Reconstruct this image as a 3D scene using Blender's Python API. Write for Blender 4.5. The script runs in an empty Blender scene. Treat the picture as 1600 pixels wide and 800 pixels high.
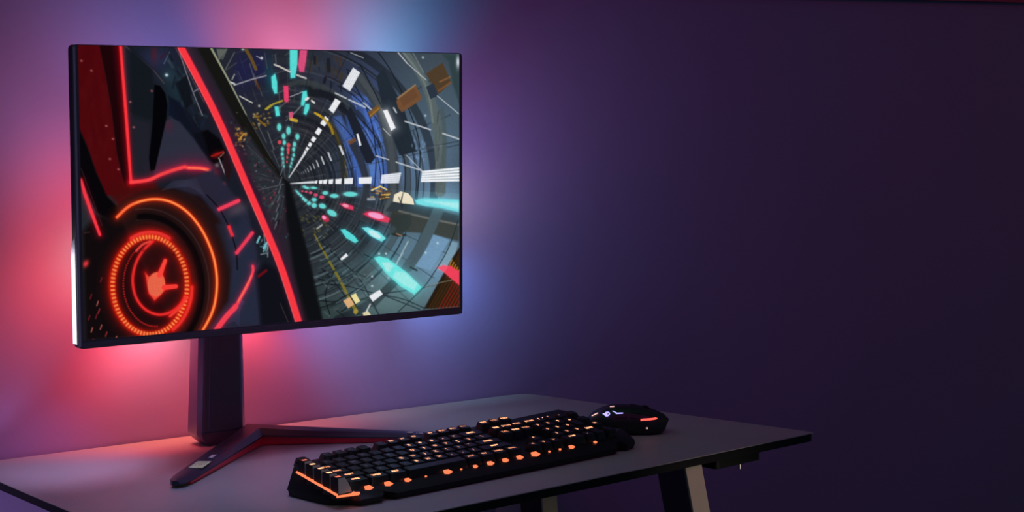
import bpy, bmesh, math
import numpy as np
from mathutils import Matrix, Vector, Euler
sc = bpy.context.scene
col = sc.collection
R = math.radians
TZ = 0.74                     # height of the desk top above the floor; x runs along the wall, y towards it
WALL_Y = 0.006

# ---------------------------------------------------------------- materials
def srgb(r, g, b):
    f = lambda c: (c/255/12.92) if c/255 <= .04045 else ((c/255+.055)/1.055)**2.4
    return (f(r), f(g), f(b), 1)
MATS = {}
def mat(name, color, rough=.5, metal=0, spec=.5, bump=0, bscale=200, var=0, vscale=30, coat=0):
    m = bpy.data.materials.new(name); m.use_nodes = True; nt = m.node_tree
    b = nt.nodes['Principled BSDF']
    b.inputs['Base Color'].default_value = color; b.inputs['Roughness'].default_value = rough
    b.inputs['Metallic'].default_value = metal; b.inputs['Specular IOR Level'].default_value = spec
    b.inputs['Coat Weight'].default_value = coat
    tc = nt.nodes.new('ShaderNodeTexCoord')
    if bump:
        n = nt.nodes.new('ShaderNodeTexNoise'); n.inputs['Scale'].default_value = bscale; n.inputs['Detail'].default_value = 4
        nt.links.new(tc.outputs['Object'], n.inputs['Vector'])
        bp = nt.nodes.new('ShaderNodeBump'); bp.inputs['Strength'].default_value = bump; bp.inputs['Distance'].default_value = .001
        nt.links.new(n.outputs['Fac'], bp.inputs['Height']); nt.links.new(bp.outputs['Normal'], b.inputs['Normal'])
    if var:
        n = nt.nodes.new('ShaderNodeTexNoise'); n.inputs['Scale'].default_value = vscale; n.inputs['Detail'].default_value = 5
        nt.links.new(tc.outputs['Object'], n.inputs['Vector'])
        mr = nt.nodes.new('ShaderNodeMapRange'); mr.inputs['To Min'].default_value = 1-var; mr.inputs['To Max'].default_value = 1+var
        nt.links.new(n.outputs['Fac'], mr.inputs['Value'])
        mx = nt.nodes.new('ShaderNodeVectorMath'); mx.operation = 'SCALE'; mx.inputs[0].default_value = color[:3]
        nt.links.new(mr.outputs['Result'], mx.inputs['Scale']); nt.links.new(mx.outputs['Vector'], b.inputs['Base Color'])
    MATS[name] = m; return m
def emit(name, color, strength, base=(.01, .01, .01, 1)):
    m = bpy.data.materials.new(name); m.use_nodes = True
    b = m.node_tree.nodes['Principled BSDF']; b.inputs['Base Color'].default_value = base
    b.inputs['Emission Color'].default_value = color; b.inputs['Emission Strength'].default_value = strength
    b.inputs['Roughness'].default_value = .4
    MATS[name] = m; return m

# ---------------------------------------------------------------- mesh helpers
class MB:
    """collects shapes in one bmesh and links them as ONE mesh object"""
    def __init__(s): s.bm = bmesh.new()
    def loft(s, rings, cap=True, closed=True):
        vs = [[s.bm.verts.new(p) for p in r] for r in rings]; n = len(rings[0])
        for a, b in zip(vs[:-1], vs[1:]):
            for i in range(n if closed else n-1):
                s.bm.faces.new((a[i], a[(i+1) % n], b[(i+1) % n], b[i]))
        if cap: s.bm.faces.new(vs[0][::-1]); s.bm.faces.new(vs[-1])
        return s
    def prism(s, pts, z0, z1):
        return s.loft([[(x, y, z0) for x, y in pts], [(x, y, z1) for x, y in pts]])
    def box(s, x0, x1, y0, y1, z0, z1):
        return s.prism([(x0, y0), (x1, y0), (x1, y1), (x0, y1)], z0, z1)
    def rod(s, p, q, r, n=16, r2=None):
        p, q = Vector(p), Vector(q); d = (q-p).normalized(); u = d.orthogonal().normalized(); w = d.cross(u)
        ring = lambda c, k: [tuple(c+(u*math.cos(2*math.pi*i/n)+w*math.sin(2*math.pi*i/n))*k) for i in range(n)]
        return s.loft([ring(p, r), ring(q, r2 or r)])
    def torus(s, R_, r, n=48, k=10, M=None):
        g = []
        for i in range(n):
            a = 2*math.pi*i/n; g.append([s.bm.verts.new(((R_+r*math.cos(2*math.pi*j/k))*math.cos(a), r*math.sin(2*math.pi*j/k), (R_+r*math.cos(2*math.pi*j/k))*math.sin(a))) for j in range(k)])
        for i in range(n):
            for j in range(k): s.bm.faces.new((g[i][j], g[(i+1) % n][j], g[(i+1) % n][(j+1) % k], g[i][(j+1) % k]))
        return s
    def xf(s, M): s.bm.transform(M); return s
    def bevel(s, w, seg=2, angle=30):
        es = [e for e in s.bm.edges if len(e.link_faces) == 2 and e.calc_face_angle(0) > R(angle)]
        bmesh.ops.bevel(s.bm, geom=es, offset=w, segments=seg, affect='EDGES', profile=.6, clamp_overlap=True); return s
    def mesh(s, name, m, smooth=True):
        bmesh.ops.recalc_face_normals(s.bm, faces=s.bm.faces[:])
        me = bpy.data.meshes.new(name); s.bm.to_mesh(me); s.bm.free()
        if m: me.materials.append(m)
        if smooth:
            for p in me.polygons: p.use_smooth = True
            me.set_sharp_from_angle(angle=R(35))
        return me
    def build(s, name, m, parent=None, loc=None, smooth=True, M=None):
        return put(name, s.mesh(name, m, smooth), parent, loc, M)
def put(name, me, parent=None, loc=None, M=None):
    o = bpy.data.objects.new(name, me); col.objects.link(o)
    if parent: o.parent = parent
    if M is not None: o.matrix_local = M
    elif loc: o.location = loc
    return o
def empty(name, loc, rz=0):
    o = bpy.data.objects.new(name, None); col.objects.link(o); o.empty_display_size = .05
    o.location = loc; o.rotation_euler = (0, 0, rz); return o
def tag(o, label=None, cat=None, kind=None, group=None):
    if label: o['label'] = label
    if cat: o['category'] = cat
    if kind: o['kind'] = kind
    if group: o['group'] = group
    return o
def text_mesh(txt, size, m, depth=.0003, bold=0, name='lettering'):
    c = bpy.data.curves.new(name, 'FONT'); c.body = txt; c.size = size; c.extrude = depth; c.offset = bold
    c.align_x = 'CENTER'; c.align_y = 'CENTER'; c.resolution_u = 2
    o = bpy.data.objects.new(name, c); col.objects.link(o)
    dg = bpy.context.evaluated_depsgraph_get(); dg.update()
    me = bpy.data.meshes.new_from_object(o.evaluated_get(dg)); me.name = name
    bpy.data.objects.remove(o); bpy.data.curves.remove(c)
    me.materials.clear(); me.materials.append(m); return me
# ---------------------------------------------------------------- the picture shown on the monitor
# painted in its own artwork coordinates (about 620 x 490 units), sRGB values 0..255
AX, AY, AW, AH, SS = 110.0, 60.0, 620, 490, 2
def paint_picture():
    rng = np.random.default_rng(7)
    H, W = AH*SS, AW*SS
    img = np.zeros((H, W, 3), np.float32)
    gy, gx = np.mgrid[0:H, 0:W].astype(np.float32)
    GX = AX + (gx+.5)/SS; GY = AY + (gy+.5)/SS
    def box(x0, y0, x1, y1, pad):
        a = int(max(0, (x0-pad-AX)*SS)); b = int(min(W, (x1+pad-AX)*SS+1))
        c = int(max(0, (y0-pad-AY)*SS)); d = int(min(H, (y1+pad-AY)*SS+1))
        return (slice(c, max(c, d)), slice(a, max(a, b)))
    def mix(s, m, col):
        m = m[..., None]
        img[s] = img[s]*(1-m) + np.array(col, np.float32)*m
    def glow(s, m, col):
        img[s] = 255 - (255-img[s])*(1 - m[..., None]*np.array(col, np.float32)/255)
    def segdist(s, p, q):
        X, Y = GX[s], GY[s]
        dx, dy = q[0]-p[0], q[1]-p[1]; L = dx*dx+dy*dy+1e-6
        t = np.clip(((X-p[0])*dx+(Y-p[1])*dy)/L, 0, 1)
        return np.hypot(X-p[0]-t*dx, Y-p[1]-t*dy), t
    def line(pts, w, col, a=1.0, gl=0, gcol=None, ga=.8, soft=.5):
        """polyline; w a width or a list of widths per point; gl a glow radius"""
        n = len(pts); ws = w if isinstance(w, (list, tuple)) else [w]*n
        xs = [p[0] for p in pts]; ys = [p[1] for p in pts]
        s = box(min(xs), min(ys), max(xs), max(ys), max(ws)+gl*3+3)
        if img[s].size == 0: return
        best = np.full(GX[s].shape, 1e9, np.float32)
        for i in range(n-1):
            d, t = segdist(s, pts[i], pts[i+1])
            best = np.minimum(best, d - (ws[i]*(1-t)+ws[i+1]*t)/2)
        if gl: glow(s, ga*np.exp(-np.maximum(best, 0)/gl)*(best < gl*3+2), gcol or col)
        mix(s, a*np.clip(.5 - best/(2*soft), 0, 1), col)
    def poly(pts, col, a=1.0, soft=.4, gl=0, gcol=None, ga=.8, col2=None, dirn=None):
        xs = [p[0] for p in pts]; ys = [p[1] for p in pts]
        s = box(min(xs), min(ys), max(xs), max(ys), soft*2+gl*3+2)
        if img[s].size == 0: return
        X, Y = GX[s], GY[s]; ins = np.zeros(X.shape, bool); best = np.full(X.shape, 1e9, np.float32)
        n = len(pts)
        for i in range(n):
            p, q = pts[i], pts[(i+1) % n]
            c = ((p[1] > Y) != (q[1] > Y)) & (X < (q[0]-p[0])*(Y-p[1])/((q[1]-p[1]) or 1e-6)+p[0])
            ins ^= c
            best = np.minimum(best, segdist(s, p, q)[0])
        sd = np.where(ins, -best, best)
        if gl: glow(s, ga*np.exp(-np.maximum(sd, 0)/gl)*(sd < gl*3+2), gcol or col)
        m = a*np.clip(.5 - sd/(2*soft), 0, 1)
        if col2 is not None:
            (x0, y0), (x1, y1) = dirn
            t = np.clip(((X-x0)*(x1-x0)+(Y-y0)*(y1-y0))/((x1-x0)**2+(y1-y0)**2), 0, 1)[..., None]
            c = np.array(col, np.float32)*(1-t)+np.array(col2, np.float32)*t
            img[s] = img[s]*(1-m[..., None])+c*m[..., None]
        else: mix(s, m, col)
    def blob(cx, cy, rx, ry, col, a=1.0, rot=0, p=1.0):
        r = max(rx, ry)*2.2; s = box(cx-r, cy-r, cx+r, cy+r, 0)
        if img[s].size == 0: return
        c, n = math.cos(math.radians(rot)), math.sin(math.radians(rot))
        X, Y = GX[s]-cx, GY[s]-cy
        q = ((X*c+Y*n)/rx)**2 + ((-X*n+Y*c)/ry)**2
        mix(s, a*np.exp(-q**p), col)
    def oval(cx, cy, rx, ry, col, rot=0, gl=0, gcol=None, ga=.7, a=1.0):
        r = max(rx, ry)+gl*3+2; s = box(cx-r, cy-r, cx+r, cy+r, 0)
        if img[s].size == 0: return
        c, n = math.cos(math.radians(rot)), math.sin(math.radians(rot))
        X, Y = GX[s]-cx, GY[s]-cy
        q = np.sqrt(((X*c+Y*n)/rx)**2 + ((-X*n+Y*c)/ry)**2)+1e-6
        sd = (q-1)*min(rx, ry)
        if gl: glow(s, ga*np.exp(-np.maximum(sd, 0)/gl), gcol or col)
        mix(s, a*np.clip(.5-sd, 0, 1), col)
    def earc(cx, cy, rx, ry, a0, a1, rot=0, n=40):
        c, k = math.cos(math.radians(rot)), math.sin(math.radians(rot)); o = []
        for i in range(n+1):
            t = math.radians(a0+(a1-a0)*i/n); x, y = rx*math.cos(t), ry*math.sin(t)
            o.append((cx+x*c-y*k, cy+x*k+y*c))
        return o
    def smooth(pts, n=8):
        o = []
        for i in range(len(pts)-1):
            p0 = pts[max(i-1, 0)]; p1 = pts[i]; p2 = pts[i+1]; p3 = pts[min(i+2, len(pts)-1)]
            for k in range(n):
                t = k/n
                o.append(tuple(.5*(2*b+(c-a)*t+(2*a-5*b+4*c-d)*t*t+(-a+3*b-3*c+d)*t**3)
                               for a, b, c, d in zip(p0, p1, p2, p3)))
        o.append(pts[-1]); return o
    CY, PK, WH, RED = (86, 216, 210), (222, 72, 120), (232, 234, 238), (248, 56, 66)
    V = (443.0, 284.0)
    # ---- tunnel background
    img[:] = (34, 38, 44)
    blob(660, 130, 130, 100, (58, 68, 78), .95)
    blob(690, 210, 90, 90, (72, 92, 110), .9)
    blob(560, 130, 50, 50, (46, 54, 84), .85)
    blob(575, 215, 38, 60, (66, 100, 190), .95)
    blob(590, 265, 45, 30, (86, 130, 205), .85)
    blob(500, 120, 40, 40, (44, 48, 66), .7)
    blob(650, 250, 60, 50, (88, 112, 140), .8)
    blob(690, 300, 50, 26, (100, 130, 158), .9)
    blob(680, 420, 55, 70, (98, 134, 166), .95)
    blob(620, 385, 40, 40, (78, 108, 128), .9)
    blob(600, 470, 80, 34, (76, 98, 98), .98); blob(590, 435, 46, 26, (82, 106, 114), .9)
    blob(530, 440, 46, 50, (54, 70, 74), .95)
    blob(510, 490, 40, 22, (50, 66, 66), .8)
    blob(520, 350, 60, 40, (38, 42, 48), .9)
    blob(400, 120, 36, 50, (30, 32, 58), .8)
    blob(480, 200, 40, 40, (36, 36, 44), .8)
    # concentric tunnel ribs: dark and pale bands shrinking towards the vanishing point
    for k in range(26):
        r = 235*(.82**k)
        if r < 5: break
        col = (52, 56, 60) if k % 2 else (22, 25, 32)
        line(earc(V[0], V[1], r*1.0, r*.98, -118, 62, 8, 48), max(.6, r*.055), col, .62, soft=.8)
        line(earc(V[0], V[1], r*.93, r*.91, -118, 62, 8, 48), max(.4, r*.012), (88, 92, 100), .35, soft=.6)
    for k in range(150):        # fine radial streaks
        th = math.radians(rng.uniform(-110, 62)); r0 = rng.uniform(20, 150); r1 = r0+rng.uniform(8, 46)
        c = rng.choice([70, 46, 96, 24])
        line([(V[0]+r0*math.cos(th), V[1]+r0*math.sin(th)), (V[0]+r1*math.cos(th), V[1]+r1*math.sin(th))],
             rng.uniform(.5, 1.4), (c, c+3, c+10), rng.uniform(.25, .6))
    # dark machinery top centre, with brown and black accents
    for k in range(34):
        x, y = rng.uniform(474, 532), rng.uniform(88, 140)
        line([(x, y), (x+rng.uniform(-3, 3), y+rng.uniform(5, 18))], rng.uniform(2, 6),
             [(18, 18, 20), (70, 48, 28), (40, 40, 44), (12, 12, 14), (46, 52, 66)][rng.integers(5)], .6, soft=1)
    line(smooth([(432, 138), (470, 128), (510, 140), (540, 165), (553, 200)]), 9, (58, 66, 68), .7, soft=2)
    line(smooth([(478, 144), (512, 150), (534, 172), (545, 200), (552, 240), (555, 280)]), 12, (22, 25, 32), .9, soft=1.5)
    line(smooth([(505, 185), (520, 205), (530, 240), (535, 283)]), 8, (40, 42, 40), .9, soft=1.5)
    line(smooth([(512, 192), (522, 210), (533, 238), (538, 262), (537, 276)]), 4, (96, 74, 24), .55, soft=1.2)
    # bright blue windows between the ribs
    for pts in ([(515, 182), (530, 180), (558, 240), (566, 290), (552, 290), (545, 240)],
                [(536, 180), (543, 178), (556, 212), (558, 226), (545, 232)],
                [(546, 235), (560, 228), (570, 255), (573, 292), (555, 292)],
                [(563, 160), (578, 170), (586, 205), (588, 228), (575, 215)],
                [(583, 232), (594, 228), (606, 262), (606, 298), (578, 298), (580, 262)],
                [(548, 150), (572, 150), (580, 165), (560, 168)]):
        poly(pts, (74, 112, 205), .55, soft=2)
    for k in range(46):
        x, y = rng.uniform(528, 606), rng.uniform(150, 295); l = rng.uniform(12, 34)
        line([(x, y), (x+l*.32, y+l)], rng.uniform(.6, 1.8), [(120, 160, 235), (40, 60, 140), (28, 34, 66), (90, 130, 220)][rng.integers(4)], .5)
    for k in range(60):
        r = 14+226*rng.random()**1.3; a0 = rng.uniform(-112, 40); c = rng.choice([12, 18, 74, 96, 60])
        line(earc(V[0], V[1], r, r*.97, a0, a0+rng.uniform(10, 44), 8, 14), rng.uniform(.5, .7+r*.012), (c, c+3, c+9), rng.uniform(.35, .75), soft=.6)
    for r in (46, 60, 78, 100, 128, 150, 176, 206):
        line(earc(V[0], V[1], r, r*.97, -70, 58, 8, 40), .8+r*.004, (12, 14, 20), .75, soft=.5)
    for th in (-78, -64, -35, -22, -12, 14, 24, 33, 44, 55):
        t_ = math.radians(th); line([(V[0]+26*math.cos(t_), V[1]+26*math.sin(t_)), (V[0]+280*math.cos(t_), V[1]+280*math.sin(t_))], [.5, 1.4], (20, 23, 30), .55)
    # large slate ribs
    for w, c in ((19, (50, 54, 60)), (9, (66, 72, 76))):
        line(smooth([(560, 120), (590, 165), (604, 210), (611, 250), (612, 300), (604, 322), (598, 336)]), w, c, .85, soft=1.2)
    line(smooth([(548, 225), (562, 255), (570, 290), (566, 318), (553, 345)]), 11, (40, 43, 50), .9, soft=1.2)
    line(smooth([(626, 74), (648, 104), (666, 138), (679, 182), (685, 225), (688, 262), (687, 300)]), [11]*8+[12]*8+[14]*8+[16]*8+[17]*17, (82, 92, 92), .95, soft=1)
    for k in range(26):
        x, y = 684+rng.uniform(-7, 7), rng.uniform(170, 296); line([(x-(230-y)*-.03, y), (x, y+rng.uniform(6, 22))], rng.uniform(.8, 2.2), [(58, 64, 66), (108, 116, 112), (40, 46, 50)][rng.integers(3)], .4)
    line(smooth([(627, 80), (652, 112), (668, 146), (675, 190)]), 3, (120, 130, 124), .6, soft=1)
    line(smooth([(640, 76), (660, 112)]), 2, (122, 130, 126), .6)
    line(smooth([(690, 170), (694, 215), (692, 260)]), 7, (66, 78, 80), .7, soft=1.5)
    # girders lower right
    poly([(610, 316), (640, 316), (717, 338), (717, 352), (640, 336), (600, 330)], (36, 38, 44), .95, soft=1)
    poly([(612, 329), (660, 341), (717, 352), (717, 378), (672, 366), (620, 362), (604, 345)], (42, 38, 32), .95, soft=1.2)
    line([(622, 330), (665, 341), (716, 352)], 3.2, (112, 104, 92), .7, soft=1)
    poly([(608, 336), (640, 335), (642, 352), (625, 368), (607, 366)], (32, 34, 32), .9, soft=1)
    line([(610, 366), (620, 369), (632, 368)], 3, (22, 22, 22)); line([(618, 366), (626, 369)], 2, (170, 110, 70), .8)
    poly([(672, 366), (703, 376), (672, 424), (644, 417)], (104, 140, 176), .85, soft=1)
    poly([(706, 378), (716, 381), (708, 410), (692, 424), (678, 424)], (116, 148, 168), .8, soft=1)
    line(smooth([(687, 322), (672, 356), (655, 390), (636, 418)]), 17, (56, 68, 76), .97, soft=1)
    line(smooth([(616, 440), (600, 456), (582, 474)]), 13, (38, 46, 48), .95, soft=1)
    line(smooth([(612, 358), (580, 395), (556, 420)]), 9, (46, 60, 66), .7, soft=2)
    line([(636, 378), (616, 416)], 2, (170, 190, 200), .7); line([(628, 396), (604, 436)], 2, (140, 170, 175), .7)
    line([(640, 419), (650, 424)], 3, (26, 30, 34))
    # thin black cables
    for pts in ([(586, 78), (606, 106), (624, 140), (640, 178), (651, 210), (655, 245), (652, 290), (649, 318)],
                [(560, 100), (596, 170), (616, 218), (630, 250), (631, 290), (626, 326)],
                [(566, 190), (588, 220), (596, 255), (596, 300)], [(540, 112), (566, 160), (580, 200), (585, 250), (582, 300)],
                [(716, 345), (700, 390), (676, 430), (658, 454), (620, 490)], [(628, 372), (612, 402), (590, 428), (560, 452)],
                [(606, 366), (588, 392), (566, 416), (540, 440)], [(500, 378), (530, 408), (560, 438), (590, 494)],
                [(566, 398), (600, 412)], [(530, 488), (560, 470), (600, 460), (660, 452), (700, 441)],
                [(595, 462), (630, 470), (662, 484)], [(600, 464), (655, 486)], [(500, 444), (540, 448), (590, 462)],
                [(496, 470), (520, 472), (556, 466)], [(500, 420), (530, 455), (552, 490)], [(520, 420), (505, 460), (512, 492)],
                [(494, 436), (520, 440), (545, 430), (570, 412)], [(560, 345), (540, 375), (500, 405)], [(597, 322), (590, 345), (560, 372)]):
        line(smooth(pts), 1.7, (14, 17, 22), .85)
    for k in range(30):
        x, y = rng.uniform(500, 560), rng.uniform(415, 496); t = rng.uniform(-.6, .8); l = rng.uniform(8, 26)
        line([(x, y), (x+l*math.cos(t), y+l*math.sin(t))], rng.uniform(.8, 3), [(18, 26, 28), (84, 104, 106), (26, 36, 38)][rng.integers(3)], .55)
    # hanging dark panels
    poly([(585, 120), (597, 106), (606, 125), (628, 165), (640, 205), (650, 236), (622, 243), (614, 220), (598, 180)], (27, 34, 43), .97, soft=.8)
    poly([(537, 176), (545, 165), (556, 186), (584, 246), (577, 255), (569, 254), (552, 214)], (24, 27, 37), .97, soft=.8)
    # brown crates
    poly([(617, 158), (620, 151), (647, 131), (657, 150), (655, 156), (626, 175), (620, 168)], (108, 70, 42), 1, soft=.6)
    poly([(622, 154), (645, 137), (652, 150), (628, 166)], (98, 62, 38), .9, soft=1)
    line([(619, 153), (647, 132)], 2.4, (150, 122, 88), .8)
    poly([(664, 114), (690, 97), (700, 118), (704, 128), (684, 146), (674, 132)], (72, 52, 32), 1, soft=.6)
    line([(686, 127), (703, 119)], 2.5, (142, 92, 56), .7); line([(684, 141), (703, 128)], 3, (128, 78, 44), .7)
    poly([(664, 135), (676, 129), (684, 149), (671, 154)], (36, 44, 58), 1)
    poly([(690, 84), (716, 84), (717, 160), (706, 130), (700, 96)], (38, 54, 56), .8, soft=2)
    # pale struts
    for a, b, w in (((616, 77), (634, 98), 2.4), ((634, 98), (664, 124), 1.6), ((682, 149), (716, 177), 1.8), ((631, 189), (671, 202), 3),
                    ((691, 208), (717, 217), 3), ((585, 243), (605, 249), 2.4), ((617, 253), (657, 266), 2.8), ((633, 242), (658, 267), 1.5),
                    ((596, 200), (607, 211), 1.5), ((521, 145), (538, 153), 3), ((542, 155), (568, 167), 3), ((565, 160), (583, 175), 2.6),
                    ((613, 168), (617, 175), 3.2), ((455, 178), (470, 162), 1), ((425, 115), (450, 108), 1), ((450, 151), (470, 143), 1.3),
                    ((545, 82), (565, 90), 1.4), ((655, 233), (690, 226), 1)):
        line([a, b], w*.78, (196, 199, 204), .88)
    line([(651, 234), (682, 227), (716, 220)], 1.2, (32, 44, 54), .9)
    for p in ((659, 89), (663, 180), (683, 381), (664, 396), (590, 397), (601, 397), (579, 433), (579, 448)):
        blob(p[0], p[1], 1.6, 1.6, (200, 225, 230), .9)
    blob(715, 96, 3, 9, (225, 232, 240), .95)
    for k in range(14):
        blob(rng.uniform(640, 665), rng.uniform(205, 255), 1.2, 2.5, (140, 175, 225), .5)
    poly([(596, 172), (603, 171), (616, 199), (609, 204)], (238, 238, 242), 1, gl=5, gcol=(150, 150, 155), ga=.6)
    poly([(554, 209), (557, 208), (562, 226), (559, 228)], WH); poly([(526, 227), (529, 226), (535, 240), (532, 242)], (205, 208, 212))
    for k, (x, y, l) in enumerate(((512, 244, 13), (501, 250, 12), (493, 255, 10), (487, 259, 8), (482, 262, 7), (478, 265, 6), (474, 267, 5), (471, 269, 4), (468, 270, 3))):
        line([(x-l*.17, y-l*.45), (x+l*.17, y+l*.45)], max(.9, l*.2), (196, 198, 204), .95-.05*k)
    # ---- upper middle left of the tunnel (between the beams and beyond the dark beam)
    poly([(330, 75), (448, 77), (447, 200), (443, 282), (382, 180)], (34, 36, 46), .6, soft=3)
    blob(400, 105, 16, 26, (26, 26, 76), .7); blob(375, 110, 14, 30, (28, 28, 70), .8); blob(418, 120, 8, 26, (24, 66, 80), .7)
    for k in range(90):
        x, y = rng.uniform(340, 446), rng.uniform(80, 250)
        if (y-75) > (x-327)*1.78: continue
        th = math.atan2(V[1]-y, V[0]-x) if rng.random() < .5 else rng.uniform(-.9, -.3); l = rng.uniform(6, 30)
        line([(x, y), (x+l*math.cos(th), y+l*math.sin(th))], rng.uniform(.5, 1.8), [(92, 96, 92), (70, 74, 78), (30, 30, 54), (120, 124, 120), (20, 22, 24)][rng.integers(5)], .5)
    poly([(336, 77), (352, 77), (340, 95)], (104, 110, 100), .8); line([(345, 92), (352, 76)], 3, (92, 98, 92), .8); line([(350, 108), (364, 82)], 1.5, (110, 112, 106), .7)
    line([(382, 78), (390, 92), (397, 108)], 5, (116, 88, 26), .75); line([(396, 125), (402, 138)], 4, (104, 60, 20), .6)
    line([(363, 133), (390, 124), (413, 118)], 1.5, (190, 190, 194), .85); line([(372, 150), (391, 160)], 1.8, (208, 206, 196), .9); line([(357, 128), (364, 131)], 2.4, (208, 210, 206)); line([(360, 124), (364, 116)], 1.4, (170, 172, 172))
    blob(406, 91, 2, 2, (240, 236, 240)); line([(398, 88), (406, 92)], 1.2, (170, 166, 180)); blob(377, 77, 2.4, 2, (190, 196, 180)); blob(402, 165, 1.6, 1.6, (220, 214, 200))
    line([(412, 170), (420, 164)], 2.6, (170, 158, 40)); 
    for k in range(26): blob(rng.uniform(392, 420), rng.uniform(176, 200), rng.uniform(.8, 2.4), rng.uniform(.8, 1.6), [(180, 130, 30), (120, 90, 30), (220, 190, 120)][rng.integers(3)], .8)
    # cyan, pink and white dashes running to the vanishing point
    for pts in ([(450, 77), (462, 77), (461.5, 100), (458, 121), (451, 122), (450, 104)],
                [(421, 120), (427, 115), (430, 128), (430, 145), (426, 146), (422, 136)],
                [(470, 143), (476, 141), (477, 150), (471, 165), (467, 163)], [(474, 162), (480, 162), (480, 169), (475, 179), (471, 177)],
                [(426, 166), (432, 166), (434, 180), (428, 181)]):
        poly(pts, CY, 1, soft=.5, gl=1.5, gcol=(0, 90, 95))
    for x, y, rx, ry in ((433, 198, 3, 5), (447.5, 203.5, 3, 5.5), (440, 212, 2.6, 3.8), (461.5, 213, 2.8, 4.2), (441, 222, 2.2, 3), (457, 224.5, 2.2, 3.2),
                         (438, 232, 2, 2.6), (455.5, 232.5, 2, 2.6), (437.5, 240, 1.6, 2.2), (455.5, 241.5, 1.6, 2.2), (438.5, 247, 1.2, 1.6), (453.5, 248, 1.3, 1.8),
                         (439, 253, 1, 1.5), (452, 254, 1, 1.4), (440, 259, .9, 1.4), (450.5, 259, .9, 1.4)):
        oval(x, y, rx, ry, (96, 208, 200), 0, gl=1)
    line([(450, 262), (447, 276)], 1.2, (70, 140, 140), .6); line([(440, 262), (442, 276)], 1, (110, 120, 120), .6)
    poly([(466, 78), (477, 78), (475, 95), (472, 112), (465, 112), (463, 102)], (214, 76, 122), 1, gl=1.5, gcol=(90, 0, 20))
    poly([(440, 134), (447, 134), (448, 150), (447, 159), (441, 158)], (226, 62, 104), 1, gl=1.5, gcol=(90, 0, 20))
    poly([(448, 175), (455, 174), (454, 188), (449, 187)], (206, 82, 118))
    for x, y, rx, ry in ((433.5, 221.5, 2.8, 3.2), (447.5, 226, 3, 3.5), (447, 233, 2.6, 3.2), (447, 238, 2, 2.4), (445.5, 245, 1.4, 2.4), (445, 252, 1.2, 2)):
        oval(x, y, rx, ry, (208, 74, 84))
    for pts in ([(549, 105), (560, 113), (544, 142), (532, 134)], [(521, 153), (529.5, 158), (518, 176.5), (510.5, 170.5)],
                [(505, 180.5), (511, 186), (504, 197), (497, 192.5)], [(494.5, 198), (500, 202.5), (495, 211), (488.5, 207)],
                [(486, 212), (491.5, 215.5), (487, 222), (482, 218.5)], [(480.5, 221), (485, 224), (481.5, 229.5), (477.5, 226.5)],
                [(476, 228.5), (480, 231), (477, 235.5), (473.5, 233)], [(473, 234), (476.5, 236), (474, 240), (471, 238)]):
        poly(pts, WH)
    for k in range(4): line([(551+2.4*k, 107+2*k), (534+2.4*k, 136+2*k)], .6, (176, 178, 190), .8)
    line([(473, 239), (448, 277)], [3.4, 1.2], (222, 224, 228), .95)
    line([(450, 286), (486, 284)], [1.2, 4], (216, 220, 226), .95)
    for x, w, h in ((490, 4, 5), (497.5, 5, 6), (504.5, 5.5, 7), (513.5, 6.5, 7.5), (525.5, 9, 8.5), (541.5, 13, 9.5), (567.5, 20, 10.5)):
        y = 283.6-(x-490)*.028
        poly([(x-w/2, y-h/2+1), (x+w/2+1, y-h/2), (x+w/2, y+h/2), (x-w/2, y+h/2)], WH)
    poly([(594, 273), (625, 269), (621, 286), (592, 286)], (220, 226, 240), .75)
    poly([(658, 267), (717, 261), (717, 284), (656, 284)], (206, 216, 224), .6)
    for k in range(5):
        line([(595-k*.4, 274+k*2.8), (624-k*.8, 271+k*3.3)], 1.6, (244, 246, 252)); line([(659-k*.4, 268.5+k*3.6), (717, 263+k*4.7)], 2.6, (246, 248, 252))
    for x, y, rx, ry, r in ((544.5, 303, 10, 3.4, 2), (519, 305.5, 6, 2.8, 2), (505, 301, 4, 2.4, 0), (500.5, 321.5, 5, 3.4, 15), (487.5, 320.5, 3.6, 3.4, 0),
                            (487.5, 311.5, 3.3, 2.6, 0), (479.3, 317, 2.8, 2.6, 0), (474, 312.5, 2.2, 2, 0), (470.5, 309.5, 1.8, 1.8, 0), (515.5, 332.5, 7.5, 4, 28),
                            (467, 305, 2, 1.4, 40), (463, 301.5, 2, 1.2, 40), (476, 293, 3, 1.4, 10), (487, 293, 4, 1.6, 5), (472, 291, 2, 1.2, 0), (460, 298, 1.6, 1, 40)):
        oval(x, y, rx, ry, (100, 212, 208), r, gl=1)
    for x, y, rx, ry, r in ((499.5, 307.5, 4, 2.8, 0), (490, 304, 3.4, 2.4, 0), (482, 300.5, 3, 2, 0), (475, 299, 2.4, 1.6, 0), (469, 298, 2, 1.4, 0)):
        oval(x, y, rx, ry, (206, 76, 108), r)
    oval(505, 341, 7, 4.4, (190, 40, 70), 38); oval(503, 339.5, 3.6, 2.6, (240, 150, 190), 38)
    poly([(528, 318.5), (535, 317), (549, 322), (549, 328), (536, 325)], (214, 54, 88), 1, gl=1.5, gcol=(90, 0, 20)); oval(537, 321, 5, 2.4, (240, 146, 176), 12)
    poly([(565, 334), (574, 330), (590, 331.5), (607, 342), (604, 348), (590, 345.5), (573, 339)], (220, 44, 76), 1, gl=2, gcol=(80, 0, 20)); oval(585, 337, 13, 4.4, (242, 150, 196), 14)
    poly([(529, 359), (536, 358), (551, 369), (557, 377), (552, 380), (538, 372)], (82, 212, 210), 1, gl=2, gcol=(0, 70, 75))
    poly([(563, 356), (572, 355), (590, 363), (601, 373), (594, 378), (576, 369)], (110, 220, 222), 1, gl=3, gcol=(10, 90, 110)); oval(583, 366.5, 11, 4, (190, 232, 236), 32)
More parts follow.
